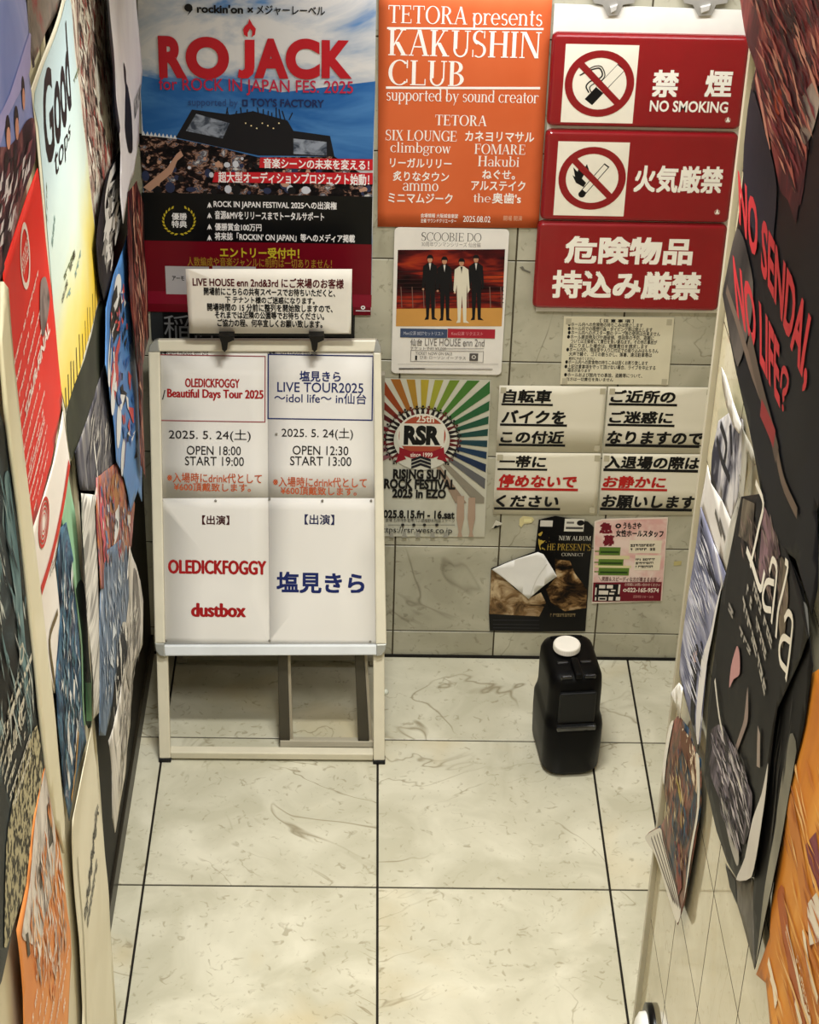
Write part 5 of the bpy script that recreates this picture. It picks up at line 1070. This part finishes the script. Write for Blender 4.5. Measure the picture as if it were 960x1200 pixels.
s.poly('figure_tail', [(906, 164), (918, 190), (930, 200), (941, 205), (938, 235), (935, 262), (925, 235), (915, 222)], hair)
s.poly('pale_arm', [(938, 120), (955, 95), (962, 120), (950, 160), (940, 170)], photo(((.4, '#8a7a74'), (.6, '#b9aaa2')), (5, 5, 3), 3)); s.poly('orange_sash', [(911, 108), (921, 100), (920, 128), (912, 140)], mat('#b04a30'))
for q in ([(900, 30), (906, 45), (915, 80), (920, 108)], [(925, 10), (932, 50), (938, 70)], [(890, 90), (900, 140), (905, 175)]): s.line('hair_strand', q, .012, mat('#c98a78'))
s.poly('dark_ground', [(884, 104), (900, 150), (912, 220), (905, 300), (880, 260), (874, 200)], mat('#0e1626')); s.poly('grey_figure', [(866, 268), (876, 285), (884, 330), (880, 380), (868, 430), (857, 380), (852, 345), (856, 322)], photo(((.35, '#2c2a2a'), (.6, '#5a534e')), (5, 5, 3), 3))
rl = mat('#c23038')
s.textq('NO SENDAI,', [(869, 272), (949, 466), (961, 382), (868, 198)], rl, .03); s.textq('NO LIFE', [(867, 372), (916, 480), (916, 404), (863, 298)], rl, .03); s.line('lettering', [(918, 452), (920, 436), (924, 434), (928, 445), (925, 457), (921, 461), (921, 468)], .012, rl); s.disc('lettering', 919.8, 478, 1.4, rl, ry=5, n=10)
s.line('tan_fold', [(857, 340), (868, 380), (885, 440), (905, 500), (920, 560), (938, 600)], .018, mat('#6a5a4e')); s.line('tan_fold', [(880, 400), (896, 470), (912, 530)], .03, mat('#56493f')); s.line('red_stripe', [(894, 480), (908, 512)], .03, mat('#8e2a2c')); s.strokes('hair_strands', [(880, -20), (1000, -20), (1000, 60), (958, 150), (940, 235), (920, 205), (905, 160), (890, 110)], 225, [mat('#7e3038'), mat('#a85a50'), mat('#2a1016'), mat('#c58a78'), mat('#541c26')], (.35, 1), 34, .0085, 3); s.done()
s = Rr('poster', 'small manga style sheet tucked under the dark navy poster', [(843, 493), (856, 482), (869, 492), (872, 540), (864, 585), (857, 608), (846, 585), (834, 566), (836, 530)], photo(((.4, '#2c2c38'), (.5, '#8e8c92'), (.62, '#c9c6c4')), (8, 12, 6), 4, .8, .45, seed=4), .008, seed=34)
for q in ([(846, 498), (852, 520), (850, 545)], [(856, 500), (858, 530)], [(842, 515), (848, 540), (856, 560)]): s.line('ink_stroke', q, .015, mat('#15151c'))
s.done()
s = Rr('poster', 'white cornered sheet curling over the manga style sheet', [(846, 430), (851, 440), (860, 470), (871, 498), (869, 508), (862, 500), (852, 475), (847, 452)], mat('#d9d6cf', .5), .024, seed=35, wave=.003, grid=.03); s.done()
s = Rr('poster', 'grey paper strip with brown print beside the Lala poster', [(871, 502), (880, 520), (888, 540), (884, 545), (876, 530), (873, 560), (868, 610), (860, 650), (853, 672), (849, 655), (857, 612), (865, 585), (869, 545)], photo(((.4, '#9a978c'), (.6, '#b9b6aa')), (4, 4, 4), 3), .018, seed=36, wave=.002)
for y in (560, 580, 598): s.disc('ring_mark', 868 - (y - 560) * .05, y, 1.4, mat('#7a776c'), ry=4, n=10, inner=.6)
s.done()
s = Rr('poster', 'pale sheet with faint sketch strokes above the blue grey poster', [(830, 545), (834, 566), (846, 586), (857, 610), (856, 640), (851, 672), (838, 640), (826, 604), (822, 596)], photo(((.35, '#bdb8b2'), (.65, '#d9d5ce')), (4, 4, 4), 3), .009, seed=37, wave=.002)
for q in ([(845, 610), (850, 630)], [(840, 600), (846, 625)]): s.line('sketch_stroke', q, .012, mat('#5a564f'))
s.done()
s = Rr('poster', 'blue grey poster with diagonal streaks and black figures along the trim', [(822, 594), (836, 636), (852, 674), (847, 690), (843, 700), (836, 735), (828, 776), (824, 830), (820, 874), (812, 850), (803, 815), (797, 790), (799, 760), (805, 715), (812, 665)], photo(((.32, '#4c4e62'), (.48, '#74768c'), (.58, '#9a9bae'), (.7, '#d8d8de')), (14, 3, 16), 5, 1, .4, seed=5), .012, seed=38, wave=.002)
s.poly('dark_band', [(823, 605), (828, 640), (838, 672), (846, 690), (843, 698), (836, 685), (827, 660), (822, 635)], photo(((.4, '#15161f'), (.65, '#3a3c4c')), (20, 20, 20), 3)); s.poly('white_margin', [(843, 702), (849, 682), (836, 745), (829, 778), (820, 872), (817, 850), (822, 775), (834, 740)], mat('#d6d3cf'))
for q in ([(816, 755), (819, 760), (817, 800), (815, 850), (811, 840), (812, 800), (810, 770)], [(822, 750), (824, 755), (821, 790), (818, 780)]): s.poly('black_figure', q, mat('#121216'))
s.poly('face', [(814, 764), (818, 762), (817, 776), (813, 776)], mat('#a88a80')); s.strokes('streaks', [(822, 600), (845, 690), (830, 740), (818, 850), (800, 790), (808, 690)], 165, [mat('#c9c9d4'), mat('#56586c'), mat('#8a8ca0'), mat('#e2e2e6')], (.35, 1), 26, .005, 13, .1); s.done()
s = Rr('poster', 'black poster with large thin white Lala lettering and white curled edge', [(871, 582), (895, 578), (905, 600), (918, 640), (930, 668), (943, 702), (950, 745), (940, 770), (925, 800), (912, 830), (906, 880), (900, 930), (892, 990), (884, 1028), (864, 1032), (852, 1010), (841, 974), (834, 940), (827, 908), (830, 860), (833, 820), (840, 750), (847, 700), (857, 650), (864, 615)], photo(((.4, '#0d0c0c'), (.62, '#191817'), (.78, '#2c2a29')), (4, 5, 3), 4, .8, .4, seed=6), .0225, seed=39, wave=.003)
s.poly('faded_portrait', [(895, 592), (906, 620), (914, 650), (905, 660), (896, 690), (890, 670), (892, 630)], photo(((.4, '#3a2c30'), (.6, '#8d7078')), (6, 8, 5), 5, 1, seed=3)); s.poly('faded_portrait', [(874, 584), (886, 590), (882, 640), (868, 628)], photo(((.4, '#2a2622'), (.6, '#7a7060')), (6, 8, 5), 5, 1, seed=5)); s.poly('faded_portrait', [(914, 655), (921, 660), (926, 700), (918, 760), (913, 720)], photo(((.4, '#3a342a'), (.6, '#766a58')), (6, 8, 5), 5, 1, seed=6))
wl2 = mat('#e6e2d6')
s.strokes('hair_strokes', [(872, 590), (905, 600), (925, 670), (925, 740), (890, 690), (866, 640)], 90, [mat('#6c5a52'), mat('#8d7a74'), mat('#3a2f2c')], (.15, 1), 24, .007, 7)
s.line('lettering', [(888.5, 566), (896, 590), (890, 620), (882, 662)], .011, wl2); s.line('lettering', [(878, 645), (884, 662), (893, 690), (897, 672)], .013, wl2)          # L
s.line('lettering', [(903, 668), (906, 656), (911, 665), (910, 690), (906, 728)], .011, wl2); s.line('lettering', [(908, 683), (900, 682), (896, 697), (898, 712), (905, 715)], .011, wl2)          # a
s.line('lettering', [(922, 658), (925, 664), (920, 690), (914, 715), (911, 745)], .011, wl2)          # l
s.line('lettering', [(922, 725), (927, 718), (932, 728), (929, 755), (923, 795)], .011, wl2); s.line('lettering', [(929, 752), (920, 747), (915, 758), (916, 775), (923, 785)], .011, wl2)          # a
for i in range(3): s.scrib([(871 + i * 7, 700 - i * 4), (900 + i * 5, 822 - i * 22), (902 + i * 5, 805 - i * 22), (873 + i * 7, 680 - i * 4)], 1, mat('#a8a49a'), 30 + i, dens=9)
s.scrib([(857, 715), (884, 775), (886, 765), (859, 700)], 1, mat('#96928a'), 36, dens=6)
s.poly('pink_face', [(866, 757), (869, 766), (869, 790), (862, 796), (857, 806), (859, 780)], mat('#b98a88')); s.poly('pale_arm', [(879, 805), (880, 835), (878, 850), (866, 878), (860, 900), (858, 890), (868, 862), (875, 842)], mat('#8d7c74')); s.poly('pale_arm', [(892, 850), (895, 860), (894, 900), (890, 898)], mat('#9a8c82'))
s.poly('pleated_dress', [(835, 860), (850, 850), (868, 900), (884, 930), (882, 970), (874, 990), (862, 975), (848, 940), (836, 905)], photo(((.38, '#1c1a1c'), (.52, '#585058'), (.64, '#8d858c')), (4, 22, 4), 4, .8, seed=7)); s.poly('pale_sash', [(848, 935), (856, 950), (868, 1000), (866, 1015), (858, 990)], mat('#a8a49c'))
s.line('script', [(842, 798), (848, 850), (856, 880), (864, 905), (872, 930)], .010, mat('#d2cec2')); s.poly('curled_edge', [(905, 894), (902, 930), (894, 990), (884, 1028), (865, 1031), (876, 1005), (886, 960), (897, 930)], mat('#cdc9c2')); s.strokes('dress_strokes', [(836, 850), (858, 850), (884, 920), (884, 975), (866, 1012), (848, 950)], 165, [mat('#8d868c'), mat('#5c555c'), mat('#b5aeb0'), mat('#2a2729')], (.3, 1), 26, .007, 5); s.done()
s = Rr('poster', 'torn grey and black paper tail hanging under the Lala poster', [(850, 1012), (864, 1031), (884, 1029), (886, 1060), (886, 1136), (880, 1110), (872, 1080), (865, 1058), (856, 1040)], photo(((.4, '#5c5954'), (.6, '#8d8a84')), (5, 5, 3), 4, .8, seed=8), .011, seed=40, wave=.002); s.poly('black_print', [(851, 1014), (864, 1032), (866, 1060), (857, 1040)], INK); s.done()
s = Rr('leaflet', 'folded colour leaflet sheets hanging lowest on the right wall corner', [(788, 850), (796, 838), (808, 855), (815, 880), (822, 890), (820, 946), (812, 1000), (801, 1062), (795, 1084), (786, 1060), (776, 1026), (768, 1000), (757, 981), (762, 975), (778, 966), (785, 952), (780, 924), (782, 890)], photo(((.3, '#10141c'), (.42, '#1f3a50'), (.5, '#5c4a38'), (.57, '#8a5a4c'), (.64, '#2c2620'), (.74, '#b9a68c')), (4, 12, 4), 5, 1.2, .35, seed=9), .014, cat='leaflet', seed=41, wave=.004, grid=.04)
s.poly('white_pages', [(757.5, 981), (776, 970), (779, 985), (787, 1020), (799, 1066), (795, 1082), (786, 1058), (776, 1024), (768, 1000)], mat('#e2ddd0'))
for k in range(5): s.line('page_lines', [(765 + k * 3.4, 982 - k * 2), (776 + k * 3, 1016), (790 + k * 2, 1056 + k * 2)], .007, mat('#6b5f58'))
s.poly('cream_print', [(800, 852), (811, 868), (817, 890), (816, 930), (807, 900), (800, 875)], photo(((.45, '#6a4632'), (.55, '#dccbb0')), (14, 20, 14), 3, const=True)); s.poly('white_edge', [(788, 851), (792, 846), (784, 892), (781, 920), (779.5, 900)], mat('#e6e2d6')); s.poly('white_edge', [(817, 884), (821.5, 892), (819.5, 946), (811, 1002), (802, 1058), (809, 1000), (817, 945)], mat('#d9d4c6'))
s.line('yellow_print', [(794, 912), (799, 940), (800, 970)], .016, mat('#a8924e')); s.poly('red_print', [(793, 985), (799, 990), (800, 1040), (796, 1050)], mat('#7c3428')); s.strokes('picture_strokes', [(792, 860), (815, 880), (818, 946), (800, 1050), (786, 1000), (783, 920)], 135, [mat('#16202c'), mat('#2c5068'), mat('#9c7a58'), mat('#c9b48c'), mat('#5c2c26')], (.05, 1), 22, .010, 11); s.done()
s = Rr('tape_hook', 'white folded tape tab sticking out at the wall corner above the leaflet', [(787, 812), (796, 800), (800, 806), (799, 820), (797, 842), (793, 825), (787, 817)], mat('#e8e5dc', .5), .020, cat='tape', seed=42, wave=.002, grid=.03); s.done()

for o in list(bpy.data.objects):
    if '_o' in o: del o['_o']
